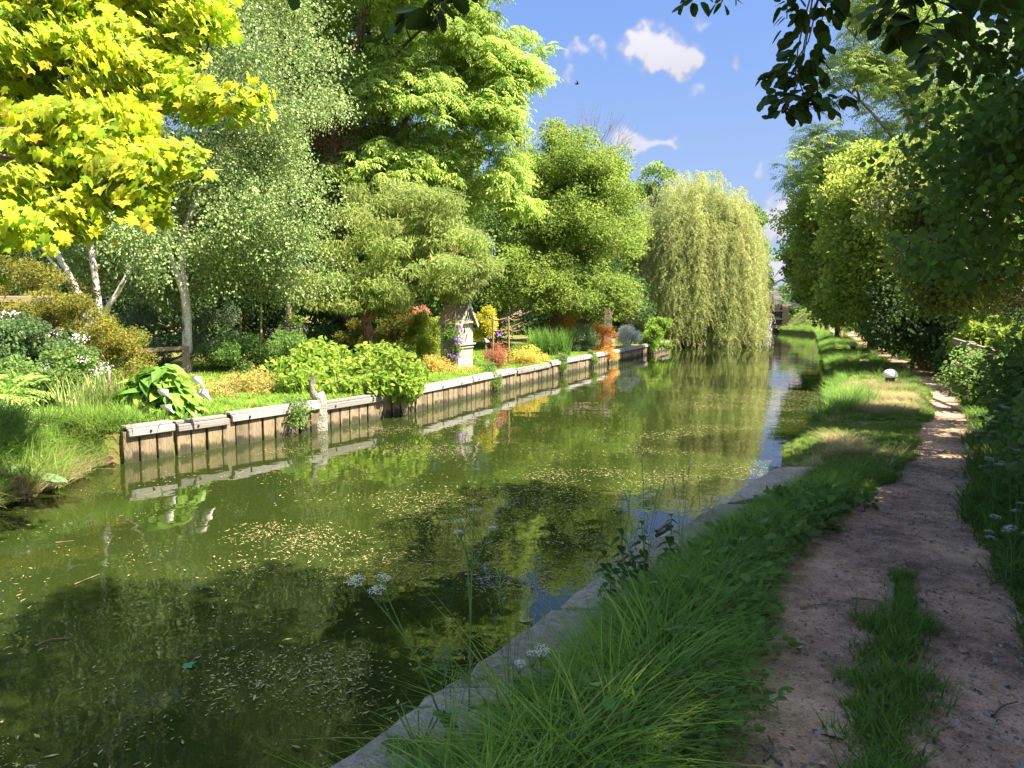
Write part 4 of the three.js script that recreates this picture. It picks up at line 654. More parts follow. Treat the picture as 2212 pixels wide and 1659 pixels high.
for (const [label, x, y, d, c] of [['purple iris flower behind the left post of the rustic trellis', 1077, 722, 22.8, [.22, .08, .42]], ['pale mauve iris beside the cupboard', 1051, 735, 22, [.42, .38, .55]], ['yellow iris flower in front of the long green leaves', 1152, 748, 24, [.62, .48, .02]]]) {
  const p = at(x, y, d), g = leftH(p[0], d), T = thing('iris', label, 'flower', [p[0], g, d]), G = new Geo();
  for (let i = 0; i < 9; i++) { const a = i * .7, up = i % 3 === 0 ? .9 : -.25; leaf(G, OVAL, v3(0, p[1] - g, 0), v3(Math.cos(a), up, Math.sin(a)), v3(-Math.cos(a) * up, 1, -Math.sin(a) * up), .11, .075, mulc(c, R(.85, 1.15)), .3); }
  part('flower_head', G.build(), M.petal, T); part('stem', tube([v3(0, 0, 0), v3(.01, (p[1] - g) * .5, 0), v3(0, p[1] - g, 0)], .008, .005, 5, 2), M.stem, T);
}

// the arum lily: big arrow leaves, each its own, and white spathes
{
  const foot = [at(345, 900, 11.3)[0], 0, 11.3]; foot[1] = leftH(foot[0], foot[2]) - .02;
  const T = thing('arum_lily', 'clump of big glossy arrow-shaped leaves with white trumpet flowers at the wall corner', 'plant', foot), b = T.position;
  const cols = [[.15, .3, .03], [.2, .37, .045], [.27, .43, .06], [.1, .22, .025]].map((c) => leafMat({ vertexColors: false, color: new THREE.Color().setRGB(...c), clearcoat: .45, clearcoatRoughness: .35, transmission: .35 }));
  const shapes = [.1, .3, .5].map((k) => { const G = new Geo(), A = [[.0, .0], [-.16, .2], [-.08, .36], [.15, .42], [.45, .34], [.78, .16], [1, 0], [.78, -.16], [.45, -.34], [.15, -.42], [-.08, -.36], [-.16, -.2]]; leaf(G, A, v3(0, 0, 0), v3(0, 0, 1), v3(0, 1, 0), 1, 1, null, k, .22); return G.build(); });
  const stalks = [];
  for (let i = 0; i < 290; i++) {
    const az = R(0, 6.283), rr = Math.pow(rnd(), .6) * .66, e = v3(Math.cos(az) * rr, lerp(.72, .02, Math.pow(rr / .66, 1.8)) + R(-.2, .1), Math.sin(az) * rr * .8);
    const m = part('leaf', shapes[i % 3], cols[Math.floor(rnd() * 4)], T); m.position.copy(e); const s = R(.15, .29); m.scale.set(s * .85, s, s); m.rotation.set(R(-.4, .8) + rr * .7, Math.PI / 2 - az + R(-.7, .7), R(-.4, .4), 'YXZ');
    if (i % 2) stalks.push(tube([v3(e.x * .25, 0, e.z * .25), v3(e.x * .7, e.y * .7, e.z * .7), e], .01, .006, 4, 2));
  }
  part('stem', mergeGeometries(stalks), M.stem, T);
  const white = std({ color: new THREE.Color().setRGB(.78, .77, .7), roughness: .6, side: THREE.DoubleSide }), spa = new THREE.LatheGeometry([[.012, -.09], [.018, -.03], [.04, .02], [.062, .05], [.075, .06]].map(([r, y]) => new THREE.Vector2(r, y)), 14);
  { const p = spa.attributes.position; for (let i = 0; i < p.count; i++) { const a = Math.atan2(p.getZ(i), p.getX(i)), y = p.getY(i); if (y > 0) { const k = 1 + .75 * Math.max(0, Math.cos(a)) * y / .06; p.setXYZ(i, p.getX(i) * k, y + .09 * Math.pow(Math.max(0, Math.cos(a)), 2) * y / .06, p.getZ(i)); } } spa.computeVertexNormals(); }
  const spadix = new THREE.CapsuleGeometry(.007, .05, 3, 8), yel = std({ color: new THREE.Color().setRGB(.7, .5, .03), roughness: .7 });
  for (const [x, y] of [[361, 853], [368, 885], [432, 826], [440, 848], [447, 856]]) { const p = V(...at(x, y, 10.72)).sub(b), f = part('flower', spa, white, T); f.position.copy(p); f.rotation.set(.75, R(-.5, .9) - 1.4, R(-.2, .2), 'YXZ'); f.scale.setScalar(R(.75, .95)); part('spadix', spadix, yel, f).position.y = .03; }
}

// ------------------------------------------------------------------ things in the garden
const Tdir = v3(.374, 0, -.927), Ndir = v3(.927, 0, .374);       // along the bank, and out towards the canal
{
  const foot = [-1.27, leftH(-1.27, 20.9) - .03, 20.9], T = thing('garden_cupboard', 'tall sage-green garden cupboard with a gabled slatted roof and lattice gable', 'garden cupboard', foot);
  T.quaternion.setFromRotationMatrix(new THREE.Matrix4().makeBasis(Tdir, v3(0, 1, 0), Ndir)); // local: z to the canal, x along the bank
  const sage = wood(.54, .53, .4), sageDark = wood(.33, .35, .31), tan = wood(.5, .39, .25), pale = wood(.5, .5, .4);
  const W = .88, H = 1.27, D = .5;
  // boards of the front and sides
  for (let i = 0; i < 5; i++) { const m = part('front_board', box(W / 5 - .006, H - .04, .022, .005), sage, T); m.position.set((i - 2) * W / 5, H / 2 + .02, -.011); }
  for (const s of [-1, 1]) for (let i = 0; i < 4; i++) { const m = part('side_board', box(.02, H - .04, D / 4 - .008, .004), sageDark, T); m.position.set(s * (W / 2 - .012), H / 2 + .02, -.06 - D / 8 - i * (D - .04) / 4 + .02); }
  const bk = part('back_panel', box(W - .06, H - .04, .02), sageDark, T); bk.position.set(0, H / 2, -D);
  for (const sx of [-1, 1]) for (const z of [-.02, -D + .02]) { const m = part('corner_post', box(.06, H, .06, .006), sage, T); m.position.set(sx * (W / 2 - .0), H / 2, z); }
  for (const [y, h, o, w] of [[.7, .045, .07, W + .2], [.62, .05, .035, W + .06], [H - .02, .06, .02, W + .06], [.03, .06, .02, W + .04]]) { const m = part(y === .7 ? 'ledge' : 'moulding', box(w, h, o, .006), pale, T); m.position.set(0, y, o / 2 + .004); }
  // roof of overlapping slats, one set on each slope
  const rise = .46, ov = .1, half = W / 2 + ov, len = Math.hypot(half, rise + .06), ang = Math.atan2(rise + .06, half);
  for (const s of [-1, 1]) for (let i = 0; i < 7; i++) { const t = (i + .5) / 7, m = part('roof_slat', box(len / 7 + .02, .018, D + .22, .004), tan, T); m.position.set(s * half * (1 - t), H - .05 + (rise + .06) * t + .012, -D / 2 + .03); m.rotation.z = -s * ang - s * .05; }
  const rg = part('ridge_board', box(.07, .05, D + .26, .01), tan, T); rg.position.set(0, H + rise + .03, -D / 2 + .03);
  for (const s of [-1, 1]) { const m = part('barge_board', bar(v3(s * (half + .02), H - .1, .14), v3(0, H + rise + .06, .14), .025, .085, .005), pale, T); void m; }
  // lattice filling the gable
  const G = []; for (let i = -3; i <= 3; i++) { const x = i * .125, top = rise * (1 - Math.abs(x) / (W / 2)); for (const s of [-1, 1]) { const L = Math.min(.34, top + .05); if (L > .08) G.push(bar(v3(x - s * L * .25, H + .01, .07 + .008 * s), v3(x + s * L * .25, H + L, .07 + .008 * s), .012, .022, .002)); } }
  G.push(bar(v3(-W / 2, H + .03, .085), v3(W / 2, H + .03, .085), .02, .05, .003)); part('gable_lattice', mergeGeometries(G), pale, T);
  // a triangular vent with a peg below it
  const sh = new THREE.Shape(); sh.moveTo(-.055, 0); sh.lineTo(.055, 0); sh.lineTo(0, .14); sh.closePath(); const vg = new THREE.ExtrudeGeometry(sh, { depth: .012, bevelEnabled: false });
  const vent = part('vent', vg, std({ color: 0x1c211c, roughness: 1 }), T); vent.position.set(-.05, 1.02, .001);
  part('peg', bar(v3(.1, 1.02, .03), v3(.0, .82, .03), .02, .02, .004), wood(.3, .27, .2), T);
  const pl = part('plinth', box(W + .1, .1, D + .12, .01), wood(.5, .36, .28), T); pl.position.set(0, -.03, -D / 2);
}
{ // lattice panel standing by the cupboard
  const foot = [at(973, 790, 20.2)[0], leftH(-1.5, 20.2) - .03, 20.2], T = thing('lattice_trellis', 'narrow brown lattice panel with a taller stake, standing left of the cupboard', 'trellis', foot), brown = wood(.3, .2, .1), tan = wood(.46, .34, .2), h = 1.72, w = .26;
  for (const x of [-w / 2, w / 2]) part('post', bar(v3(x, 0, 0), v3(x, h, 0), .025, .025, .004), brown, T);
  const G = []; for (let i = -2; i < 9; i++) { const y = 1.0 + i * .09; for (const s of [-1, 1]) { let a = v3(-w / 2 * s, y, .012 * s), b = v3(w / 2 * s, y + w, .012 * s); if (y < .9 || y + w > h + .1) continue; G.push(bar(a, b, .008, .018, .002)); } }
  part('lattice', mergeGeometries(G), brown, T); part('stake', bar(v3(.16, 0, .05), v3(.14, 1.62, .05), .022, .022, .005), tan, T); part('cross_bar', bar(v3(-w / 2 - .02, h, 0), v3(w / 2 + .02, h, 0), .03, .03, .004), brown, T);
}
{ // rustic trellis of poles
  const T = thing('rustic_trellis', 'rustic trellis of brown poles with two wavy rails', 'trellis', [at(1081, 745, 22.4)[0], leftH(at(1081, 745, 22.4)[0], 22.4), 22.4]), b = T.position, m = wood(.36, .22, .13), P = (x, y) => V(...at(x, y, 22.4)).sub(b);
  for (const [x, y] of [[1064, 682], [1098, 683]]) { const e = P(x, y), f = e.clone(); f.y = -.1; part('post', tube([f, f.clone().lerp(e, .5).add(v3(.012, 0, 0)), e], .034, .026, 7, 3, .2), m, T); }
  for (const y of [0, 24]) part('rail', tube([P(1060, 686 + y), P(1072, 692 + y * .98), P(1084, 690 + y), P(1098, 687 + y), P(1108, 692 + y), P(1123, 690 + y)], .026, .018, 7, 3, .25), m, T);
}
{ // shed in the shade
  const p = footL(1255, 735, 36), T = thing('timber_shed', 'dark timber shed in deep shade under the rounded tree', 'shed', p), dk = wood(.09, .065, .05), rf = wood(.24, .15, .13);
  T.rotation.y = -.38;
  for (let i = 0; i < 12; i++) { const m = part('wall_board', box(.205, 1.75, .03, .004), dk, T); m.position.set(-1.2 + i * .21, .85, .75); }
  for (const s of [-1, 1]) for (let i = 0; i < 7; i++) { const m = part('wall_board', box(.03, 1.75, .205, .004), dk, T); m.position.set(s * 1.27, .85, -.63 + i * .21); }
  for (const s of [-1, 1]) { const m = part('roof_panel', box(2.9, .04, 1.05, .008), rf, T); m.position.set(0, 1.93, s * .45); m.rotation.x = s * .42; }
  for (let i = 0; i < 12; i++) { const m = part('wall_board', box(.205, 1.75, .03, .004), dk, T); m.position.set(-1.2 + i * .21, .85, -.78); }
}
// fence rails by the birches
{
  const tan = wood(.38, .29, .19), f1 = thing('post_and_rail_fence', 'timber fence with a broad sunlit top rail at the left edge', 'fence', footL(40, 800, 13.6)), b1 = f1.position;
  part('rail', bar(V(...at(-60, 646, 13.6)).sub(b1), V(...at(122, 646, 14)).sub(b1), .06, .11, .01), tan, f1); part('rail', bar(V(...at(-60, 735, 13.6)).sub(b1), V(...at(122, 733, 14)).sub(b1), .05, .1, .01), tan, f1);
  for (const x of [-30, 38, 112]) { const e = V(...at(x, 652, 13.75)).sub(b1), f = e.clone(); f.y = -.1; part('post', bar(f, e, .1, .1, .012), tan, f1); }
  const f2 = thing('post_and_rail_fence', 'weathered low fence rail ending at the birch trunk', 'fence', footL(350, 790, 17.4)), b2 = f2.position;
  part('rail', bar(V(...at(280, 759, 17)).sub(b2), V(...at(408, 751, 17.6)).sub(b2), .05, .09, .01), tan, f2); part('rail', bar(V(...at(280, 806, 17)).sub(b2), V(...at(410, 798, 17.6)).sub(b2), .05, .08, .01), tan, f2);
  for (const x of [286, 402]) { const e = V(...at(x, 748, x < 300 ? 17 : 17.6)).sub(b2), f = e.clone(); f.y = -.1; part('post', bar(f, e, .09, .09, .012), tan, f2); }
  const st = thing('stake', 'thin weathered stake in the bank left of the arum lily', 'stake', footL(235, 860, 11.5)), e = V(...at(235, 800, 11.5)).sub(st.position);
  part('pole', tube([v3(0, -.1, 0), e.clone().multiplyScalar(.5), e], .022, .02, 8, 2, .1), wood(.5, .36, .28), st);
  const tip = part('cut_top', new THREE.CylinderGeometry(.02, .02, .006, 8), wood(.62, .5, .4), st); tip.position.copy(e);
  for (const [x, y, d, label] of [[564, 648, 18.5, 'taller yellow cane standing before the dark hedge'], [520, 676, 19.2, 'shorter yellow cane before the dark hedge, nearer the birch']]) {
    const c = thing('garden_cane', label, 'cane', footL(x, 790, d), 'canes before the hedge'), t = V(...at(x, y, d)).sub(c.position);
    part('pole', tube([v3(.02, 0, 0), t.clone().multiplyScalar(.5), t], .035, .026, 7, 4, .12), wood(.48, .38, .12), c);
    const band = part('tie', new THREE.TorusGeometry(.036, .007, 6, 12), M.twig, c); band.rotation.x = Math.PI / 2; band.position.copy(t.clone().multiplyScalar(.62));
  }
}
{ // dead stump in the water
  const T = thing('mossy_stump', 'grey lichen-covered dead stump standing in the water before the green shrub', 'stump', [at(690, 925, 13)[0], -.3, 13]), b = T.position, P = (x, y, d) => V(...at(x, y, d)).sub(b);
  const lich = std({ color: new THREE.Color().setRGB(.56, .57, .5), map: rep(stoneTex, .8, .8), bumpMap: rep(stoneBump, 2, 2), bumpScale: .03, roughness: 1 });
  part('trunk', tube([v3(0, 0, 0), P(691, 900, 13), P(692, 868, 13), P(684, 850, 13)], .17, .11, 10, 4, .3), lich, T);
  part('branch', tube([P(690, 866, 13), P(676, 848, 12.95), P(674, 828, 12.95), P(678, 812, 12.95)], .085, .03, 8, 3, .35), lich, T);
}
// ------------------------------------------------------------------ the lock at the end
{
  const D0 = 76, P = (x, y, d = D0) => V(...at(x, y, d));
  const dark = wood(.05, .042, .035), brick = std({ color: new THREE.Color().setRGB(.36, .29, .2), map: rep(plankTex, .6, .6), roughness: .95 }), stone = std({ color: new THREE.Color().setRGB(.55, .45, .33), map: rep(stoneTex, .4, .4), roughness: .95 });
  const chamber = thing('lock_wall', 'pale brick and stone side walls of the lock behind the gates', 'lock wall', at(1690, 718, D0)), cb = chamber.position;
  const a = P(1690, 718), r = part('wall', box(.7, 3.1, 9, .03), brick, chamber); r.position.set(.38, 1.05, -4.2); r.rotation.y = -.05;
  const l = part('wall', box(1.4, 2.8, 9, .03), brick, chamber); l.position.set(-2.75, .95, -4.2); l.rotation.y = -.05;
  for (const [x, w] of [[.3, .9], [-2.75, 1.5]]) for (let i = 0; i < 4; i++) { const c = part('coping_stone', box(w, .14, 1.1, .02), stone, chamber); c.position.set(x, x > 0 ? 2.66 : 2.42, -.4 - i * 1.12); }
  const gate = thing('lock_gate', 'dark closed lock gates at the end of the canal', 'lock gate', [a.x - 1, 0, D0 - .15]), gb = gate.position;
  for (let i = 0; i < 8; i++) { const g = part('board', box(.235, 2.9 - (i < 3 ? .5 : 0), .09, .01), dark, gate); g.position.set(-.92 + i * .24, (2.9 - (i < 3 ? .5 : 0)) / 2 - .3, i < 3 ? .02 : 0); }
  for (const y of [.5, 1.3, 2.1]) { const g = part('beam', box(1.95, .16, .12, .01), dark, gate); g.position.set(.02, y, .1); }
  part('balance_beam', bar(v3(-.9, 2.55, .1), v3(4.2, 2.85, -1.2), .28, .3, .03), dark, gate);
  const post = part('paddle_post', box(.16, 1.1, .16, .01), wood(.17, .1, .07), gate); post.position.set(-.1, 3.2, .05);
  part('hand_rail', mergeGeometries([bar(v3(.5, 3.5, 0), v3(1.3, 2.8, 0), .05, .05), bar(v3(.2, 3.5, 0), v3(.55, 3.5, 0), .05, .05), bar(v3(.3, 2.7, 0), v3(.3, 3.5, 0), .05, .05)]), std({ color: 0x9a9c9a, roughness: .6 }), gate);
  // water leaking white down the left gate
  const G = new Geo(), nx = 14, ny = 26; for (let j = 0; j <= ny; j++) for (let i = 0; i <= nx; i++) { const u = i / nx, v = j / ny; G.v(-1.0 + u * .84, 1.38 * (1 - v) + .01, .16 + .12 * v + .1 * fbm(u, v * .3, 12, 300, 3) + .06 * fbm(u, v, 16, 310, 2), null, u, v); }
  for (let j = 0; j < ny; j++) for (let i = 0; i < nx; i++) { const p = j * (nx + 1) + i; G.t(p, p + nx + 1, p + 1); G.t(p + 1, p + nx + 1, p + nx + 2); }
  const g = G.build(); g.computeVertexNormals(); const foamTex = tex(128, 256, (x, y) => { const n = fbm(x, y * .3, 16, 320, 3), k = fbm(x, y, 12, 326, 3); const v = clamp(.3 + 2.4 * (n - .45) + 1.2 * (k - .48), .03, .8); return [v, v * .97, v * 1.0]; });
  part('water_spill', g, std({ color: 0xffffff, map: foamTex, roughness: .4, side: THREE.DoubleSide }), gate);
  // something low and grey across the canal beyond the lock
  const br = thing('road_bridge', 'low grey structure behind the lock gates', 'bridge', [a.x + 1.2, 2.3, 96]); const grey = std({ color: new THREE.Color().setRGB(.42, .43, .45), map: rep(stoneTex, .2, .2), roughness: .9 });
  const deck = part('deck', box(9, .5, 3, .04), grey, br); deck.position.set(.6, 1.25, 0); const par = part('parapet', box(9, .7, .25, .03), grey, br); par.position.set(.6, 1.85, 1.3);
  for (const x of [-3.2, 4.4]) { const m = part('abutment', box(1.2, 1.3, 3, .04), grey, br); m.position.set(x, .5, 0); }
}
// mooring bollards: squat posts with domed white caps
{
  const prof = (pts) => new THREE.LatheGeometry(pts.map(([r, y]) => new THREE.Vector2(r, y)), 24), body = prof([[.0, 0], [.1, 0], [.11, .05], [.095, .1], [.09, .17], [.1, .2]]), capG = prof([[.1, .195], [.135, .2], [.148, .225], [.146, .265], [.125, .315], [.08, .35], [.03, .366], [0, .368]]);
  const iron = std({ color: new THREE.Color().setRGB(.1, .085, .07), roughness: .8, map: stoneTex }), white = std({ color: new THREE.Color().setRGB(.78, .76, .7), roughness: .6, bumpMap: stoneBump, bumpScale: .004 }), peach = std({ color: new THREE.Color().setRGB(.62, .48, .36), roughness: .7 });
  for (const [x, y, d, label, c] of [[1922, 834, 16.1, 'white domed mooring bollard in the sunlit grass, nearest of the bollards', white], [1842, 757, 31, 'peach-tinged mooring bollard farther along the towpath in shade', peach], [1797, 722, 52, 'small far mooring bollard beside the path near the lock', white]]) {
    const p = at(x, y, d), B = thing('mooring_bollard', label, 'bollard', [p[0], rightH(p[0], d) - .01, d], 'mooring bollards along the towpath'); part('post', body, iron, B); part('cap', capG, c, B);
  }
}
{ // fence on the right behind the hedge
  const a = at(2060, 736, 14.6), e = at(2152, 764, 12.2), T = thing('timber_rail_fence', 'grey timber rail fence half hidden in the hedge on the right', 'fence', [a[0], rightH(a[0], 14), 14]), b = T.position, g = wood(.33, .28, .22);
  part('rail', bar(V(...a).sub(b), V(...e).sub(b), .06, .11, .012), g, T);
  part('rail', bar(V(a[0], a[1] - .42, a[2]).sub(b), V(e[0], e[1] - .42, e[2]).sub(b), .06, .1, .012), g, T);
  for (const t of [.42, .92]) { const p = V(...a).lerp(V(...e), t).sub(b), f = p.clone(); p.y += .08; f.y = -.2; part('post', bar(f, p, .1, .1, .012), g, T); }
}

// ------------------------------------------------------------------ hedge and undergrowth along the right of the path
const pr = (d, o) => pathRight(d) + o;
const boxR = (d, o, h, rx, rz) => ({ c: [pr(d, o), .45 + h * .5, d], r: [rx, h * .58, rz] });
const fieldHedge = (label, crowns, o) => shrub('hedge_bush', label, 'hedge', crowns, o.clump || K.bramble, { side: 'R', n: 700, puffs: 46, pr: [.2, .38], stems: 6, sr: .03, floor: .42, ...o });
fieldHedge('nearest lush hedge at the right edge of the frame', [boxR(4.3, .95, 1.25, .6, .9), boxR(5.6, .95, 1.35, .55, .9), boxR(3.1, 1.0, 1.2, .55, .8)], { x: pr(4.5, .8), d: 4.5, n: 950, puffs: 60 });
fieldHedge('lush hedge beside the path, just beyond the nearest one', [boxR(7.0, 1.05, 1.5, .6, .9), boxR(8.4, 1.35, 1.45, .65, .9)], { x: pr(7.5, .9), d: 7.5, n: 850, puffs: 54 });
fieldHedge('hedge of bramble before the grey rail fence', [boxR(10.0, 1.5, .9, .6, .9), boxR(11.2, 1.4, .7, .6, .7), boxR(12.6, .9, .6, .5, .6), { c: [7.75, .95, 12.2], r: [.45, .45, .5] }], { x: pr(10.5, .9), d: 10.5, n: 700, puffs: 46 });
fieldHedge('sunlit pale green bush behind the grey rail fence', [{ c: [10.4, 1.6, 15.6], r: [1.4, 1.2, 1.0] }, { c: [9.6, 1.0, 14.2], r: [.7, .6, .7] }, { c: [12, 1.5, 14.2], r: [1.4, 1.2, 1.2] }], { x: 10.4, d: 15.6, clump: K.lime, tint: [[.6, .6, .6], [.9, .85, .8]], n: 620 });
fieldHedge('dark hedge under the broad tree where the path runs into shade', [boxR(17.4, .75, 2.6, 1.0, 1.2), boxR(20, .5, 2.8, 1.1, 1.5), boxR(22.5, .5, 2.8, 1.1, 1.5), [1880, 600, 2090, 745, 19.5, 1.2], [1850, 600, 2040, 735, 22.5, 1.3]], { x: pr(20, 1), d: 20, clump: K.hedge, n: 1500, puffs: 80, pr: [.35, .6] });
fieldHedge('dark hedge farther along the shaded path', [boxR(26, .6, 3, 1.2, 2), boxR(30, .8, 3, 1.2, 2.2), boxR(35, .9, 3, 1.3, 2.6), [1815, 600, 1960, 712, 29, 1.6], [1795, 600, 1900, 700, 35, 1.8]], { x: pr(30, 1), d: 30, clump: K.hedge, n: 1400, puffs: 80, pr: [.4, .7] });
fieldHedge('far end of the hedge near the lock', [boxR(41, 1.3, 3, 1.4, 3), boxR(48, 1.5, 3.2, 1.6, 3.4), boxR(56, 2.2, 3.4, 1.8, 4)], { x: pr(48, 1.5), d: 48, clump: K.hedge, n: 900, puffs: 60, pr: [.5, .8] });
// white umbels over the near hedge
K.umbel = (() => { const G = new Geo(); for (let i = 0; i < 22; i++) { const a = i * 2.4, r = .036 * Math.sqrt(i / 22), y = -.012 * (r / .036) ** 2; for (let k = 0; k < 5; k++) leaf(G, DIAMOND, v3(Math.cos(a) * r + R(-.007, .007), y + R(-.003, .003), Math.sin(a) * r + R(-.007, .007)), v3(R(-1, 1), .1, R(-1, 1)), v3(R(-.3, .3), 1, R(-.3, .3)), .006, .0055, mulc([.6, .54, .36], R(.85, 1.1)), 0, 0); } for (let i = 0; i < 10; i++) { const a = i * .628; strip(G, [v3(0, -.09, 0), v3(Math.cos(a) * .02, -.045, Math.sin(a) * .02), v3(Math.cos(a) * .045, -.008, Math.sin(a) * .045)], .003, [.12, .22, .05]); } return G.build(); })();
K.feathery = clumpPinnate({ fronds: 2, len: .26, leaflets: 6, ll: .05, lw: .016, a: [.07, .15, .02], b: [.11, .2, .035], r: .05, droop: .3 });
const umbel = (T, p, s, m) => { const u = part('umbel', K.umbel, M.petal, T); u.position.copy(p); u.scale.setScalar(s); u.rotation.set(.25 * gauss(), R(0, 6), .25 * gauss()); return u; };
function parsley(label, x, d, h, y0, heads, leanX, leanZ, group) {
  const T = thing('cow_parsley', label, 'cow parsley', [x, y0, d], group), top = v3(leanX, h, leanZ), mid = v3(leanX * .35, h * .5, leanZ * .35), fork = v3(leanX * .6, h * .72, leanZ * .6), G = [tube([v3(0, 0, 0), mid, fork, top], .0055, .0022, 5, 4)];
  umbel(T, top, R(.8, 1.1));
  for (let i = 1; i < heads; i++) { const a = i * 2.2 + x, e = fork.clone().add(v3(Math.cos(a) * R(.06, .14), R(.1, .28) * Math.min(1, h), Math.sin(a) * R(.06, .14))); G.push(tube([i % 2 ? fork : mid, fork.clone().lerp(e, .6), e], .0035, .0018, 4, 3)); umbel(T, e, R(.6, 1)); }
  part('stem', mergeGeometries(G), M.stem, T);
  set('foliage', K.feathery, M.leaf, Array.from({ length: 2 }, (_, i) => [placeM(mid.x * .4 + .03 * gauss(), h * R(.1, .5), -mid.z * .4 + .03 * gauss(), R(0, 6), 0, 0, R(.35, .6)), [1, 1, 1]]), T);
  return T;
}
[[2195, 1130, 4.2], [2180, 1140, 4.3], [2140, 895, 6.1], [2165, 905, 6], [2190, 1080, 4.4], [2155, 990, 5.6], [2200, 880, 5.4], [2120, 930, 7], [2170, 850, 6.6], [2205, 970, 4.9]].forEach(([x, y, d], i) => {
  const p = at(x, y, d), g = rightH(p[0], d), near = ['at the right edge low by the path', 'just left of the lowest pair', 'high in the middle of the hedge', 'beside the high middle heads', 'above the lowest pair', 'halfway up the hedge edge', 'at the far right, high up', 'on the left fringe of the hedge', 'topmost in the hedge', 'at the right edge halfway up'][i];
  parsley('white cow parsley heads ' + near, p[0], d, Math.max(.3, p[1] - g), g, 4, R(-.1, .02), R(-.05, .1), 'cow parsley in the right hedge');
});
// cow parsley reaching over the stone edge in the foreground
parsley('white cow parsley leaning far out over the water in the foreground', onto(960, 1560, .36)[0], onto(960, 1560, .36)[2], .62, .34, 3, -.34, .02);
parsley('cow parsley with faint heads upright over the water, left of the clear sky reflection', onto(1010, 1570, .38)[0], onto(1010, 1570, .38)[2] + .1, .86, .34, 4, .02, -.1);
parsley('short cow parsley with white heads deep in the near grass', onto(1160, 1560, .45)[0], onto(1160, 1560, .45)[2], .34, .4, 3, .02, .0);
// stinging nettles at the stone edge
{
  const shapes = [.2, .4].map((k) => { const G = new Geo(); leaf(G, HEART.map(([u, w]) => [u, w * (Math.abs(w) > .3 ? 1 : .9)]), v3(0, 0, 0), v3(0, 0, 1), v3(0, 1, 0), 1, .62, null, k, .15); return G.build(); }), mats = [[.05, .12, .02], [.065, .15, .03]].map((c) => leafMat({ vertexColors: false, color: new THREE.Color().setRGB(...c) }));
  [[1338, 1105, 1345, 1300, 'tallest nettle at the stone edge'], [1385, 1125, 1390, 1290, 'nettle just right of the tallest one'], [1300, 1160, 1322, 1310, 'nettle left of the tallest one, leaning to the water'], [1450, 1110, 1440, 1240, 'nettle standing apart, right of the others'], [1362, 1190, 1372, 1300, 'short nettle between the two tall ones']].forEach(([x, y, fx, fy, label]) => {
    const f = onto(fx, fy, .4), t = at(x, y, f[2]), T = thing('nettle', label, 'nettle', f, 'nettles at the stone edge'), e = V(...t).sub(T.position), n = 9;
    part('stem', tube([v3(0, 0, 0), e.clone().multiplyScalar(.5).add(v3(.012, 0, 0)), e], .005, .0025, 5, 4), M.stem, T);
    for (let i = 0; i < n; i++) for (const s of [0, Math.PI]) { const tt = .25 + .75 * i / (n - 1), m = part('leaf', shapes[i % 2], mats[i % 2], T), k = lerp(.125, .045, Math.pow(tt, 1.5)) * R(.85, 1.15); m.position.copy(e).multiplyScalar(tt); m.scale.setScalar(k); m.rotation.set(R(-.1, .5), s + i * 1.57 + R(-.3, .3), R(-.2, .2), 'YXZ'); }
  });
}
// broad-leaved weeds in the near grass
{
  const G0 = new Geo(); leaf(G0, MAPLE.map(([u, w]) => [u * .9 + .05, w * 1.1]), v3(0, 0, 0), v3(0, 0, 1), v3(0, 1, 0), 1, 1, null, .25, .1); const lobed = G0.build(); const G1 = new Geo(); leaf(G1, OVAL, v3(0, 0, 0), v3(0, 0, 1), v3(0, 1, 0), 1, .4, null, .45, .2); const dock = G1.build();
  const mats = [[.07, .15, .02], [.1, .19, .03]].map((c) => leafMat({ vertexColors: false, color: new THREE.Color().setRGB(...c), clearcoat: .35 }));
  [[905, 1625, .4, lobed, 9, .11, 'bright lobed-leaf weed on the stone at the bottom edge'], [1380, 1570, .42, lobed, 12, .12, 'broad lobed-leaf weed at the right of the near grass'], [1180, 1600, .42, dock, 9, .26, 'dock with long leaves at the bottom of the near grass'], [1500, 1350, .44, dock, 8, .2, 'small dock at the path side of the grass']].forEach(([x, y, h, g, n, s, label]) => {
    const p = onto(x, y, h), T = thing('broadleaf_weed', label, 'weed', p), st = [];
    for (let i = 0; i < n; i++) { const a = i * 2.4 + R(-.3, .3), r = g === dock ? .03 : R(.03, .13), e = v3(Math.cos(a) * r, g === dock ? .05 : R(.06, .2), Math.sin(a) * r), m = part('leaf', g, mats[i % 2], T); m.position.copy(e); m.scale.setScalar(s * R(.7, 1.1)); m.rotation.set(g === dock ? R(-.9, -.4) : R(.0, .5), Math.PI / 2 - a, R(-.3, .3), 'YXZ'); st.push(tube([v3(0, 0, 0), e.clone().multiplyScalar(.6), e], .004, .003, 4, 2)); }
    part('stem', mergeGeometries(st), M.stem, T);
  });
}
// ------------------------------------------------------------------ grass
function bake(geo, items) {                      // all tufts as one mesh
  const P = geo.attributes.position, Cc = geo.attributes.color, I = geo.index.array, n = P.count, p = new Float32Array(items.length * n * 3), c = new Float32Array(p.length), ix = new Uint32Array(items.length * I.length);
  items.forEach(([m, col], k) => {
    const e = m.elements;
    for (let i = 0; i < n; i++) { const x = P.getX(i), y = P.getY(i), z = P.getZ(i), o = (k * n + i) * 3; for (let a = 0; a < 3; a++) { p[o + a] = e[a] * x + e[4 + a] * y + e[8 + a] * z + e[12 + a]; c[o + a] = Cc.array[i * 3 + a] * col[a]; } }
    for (let i = 0; i < I.length; i++) ix[k * I.length + i] = I[i] + k * n;
  });
  const g = new THREE.BufferGeometry(); g.setAttribute('position', new THREE.BufferAttribute(p, 3)); g.setAttribute('color', new THREE.BufferAttribute(c, 3)); g.setIndex(new THREE.BufferAttribute(ix, 1)); return g;
}
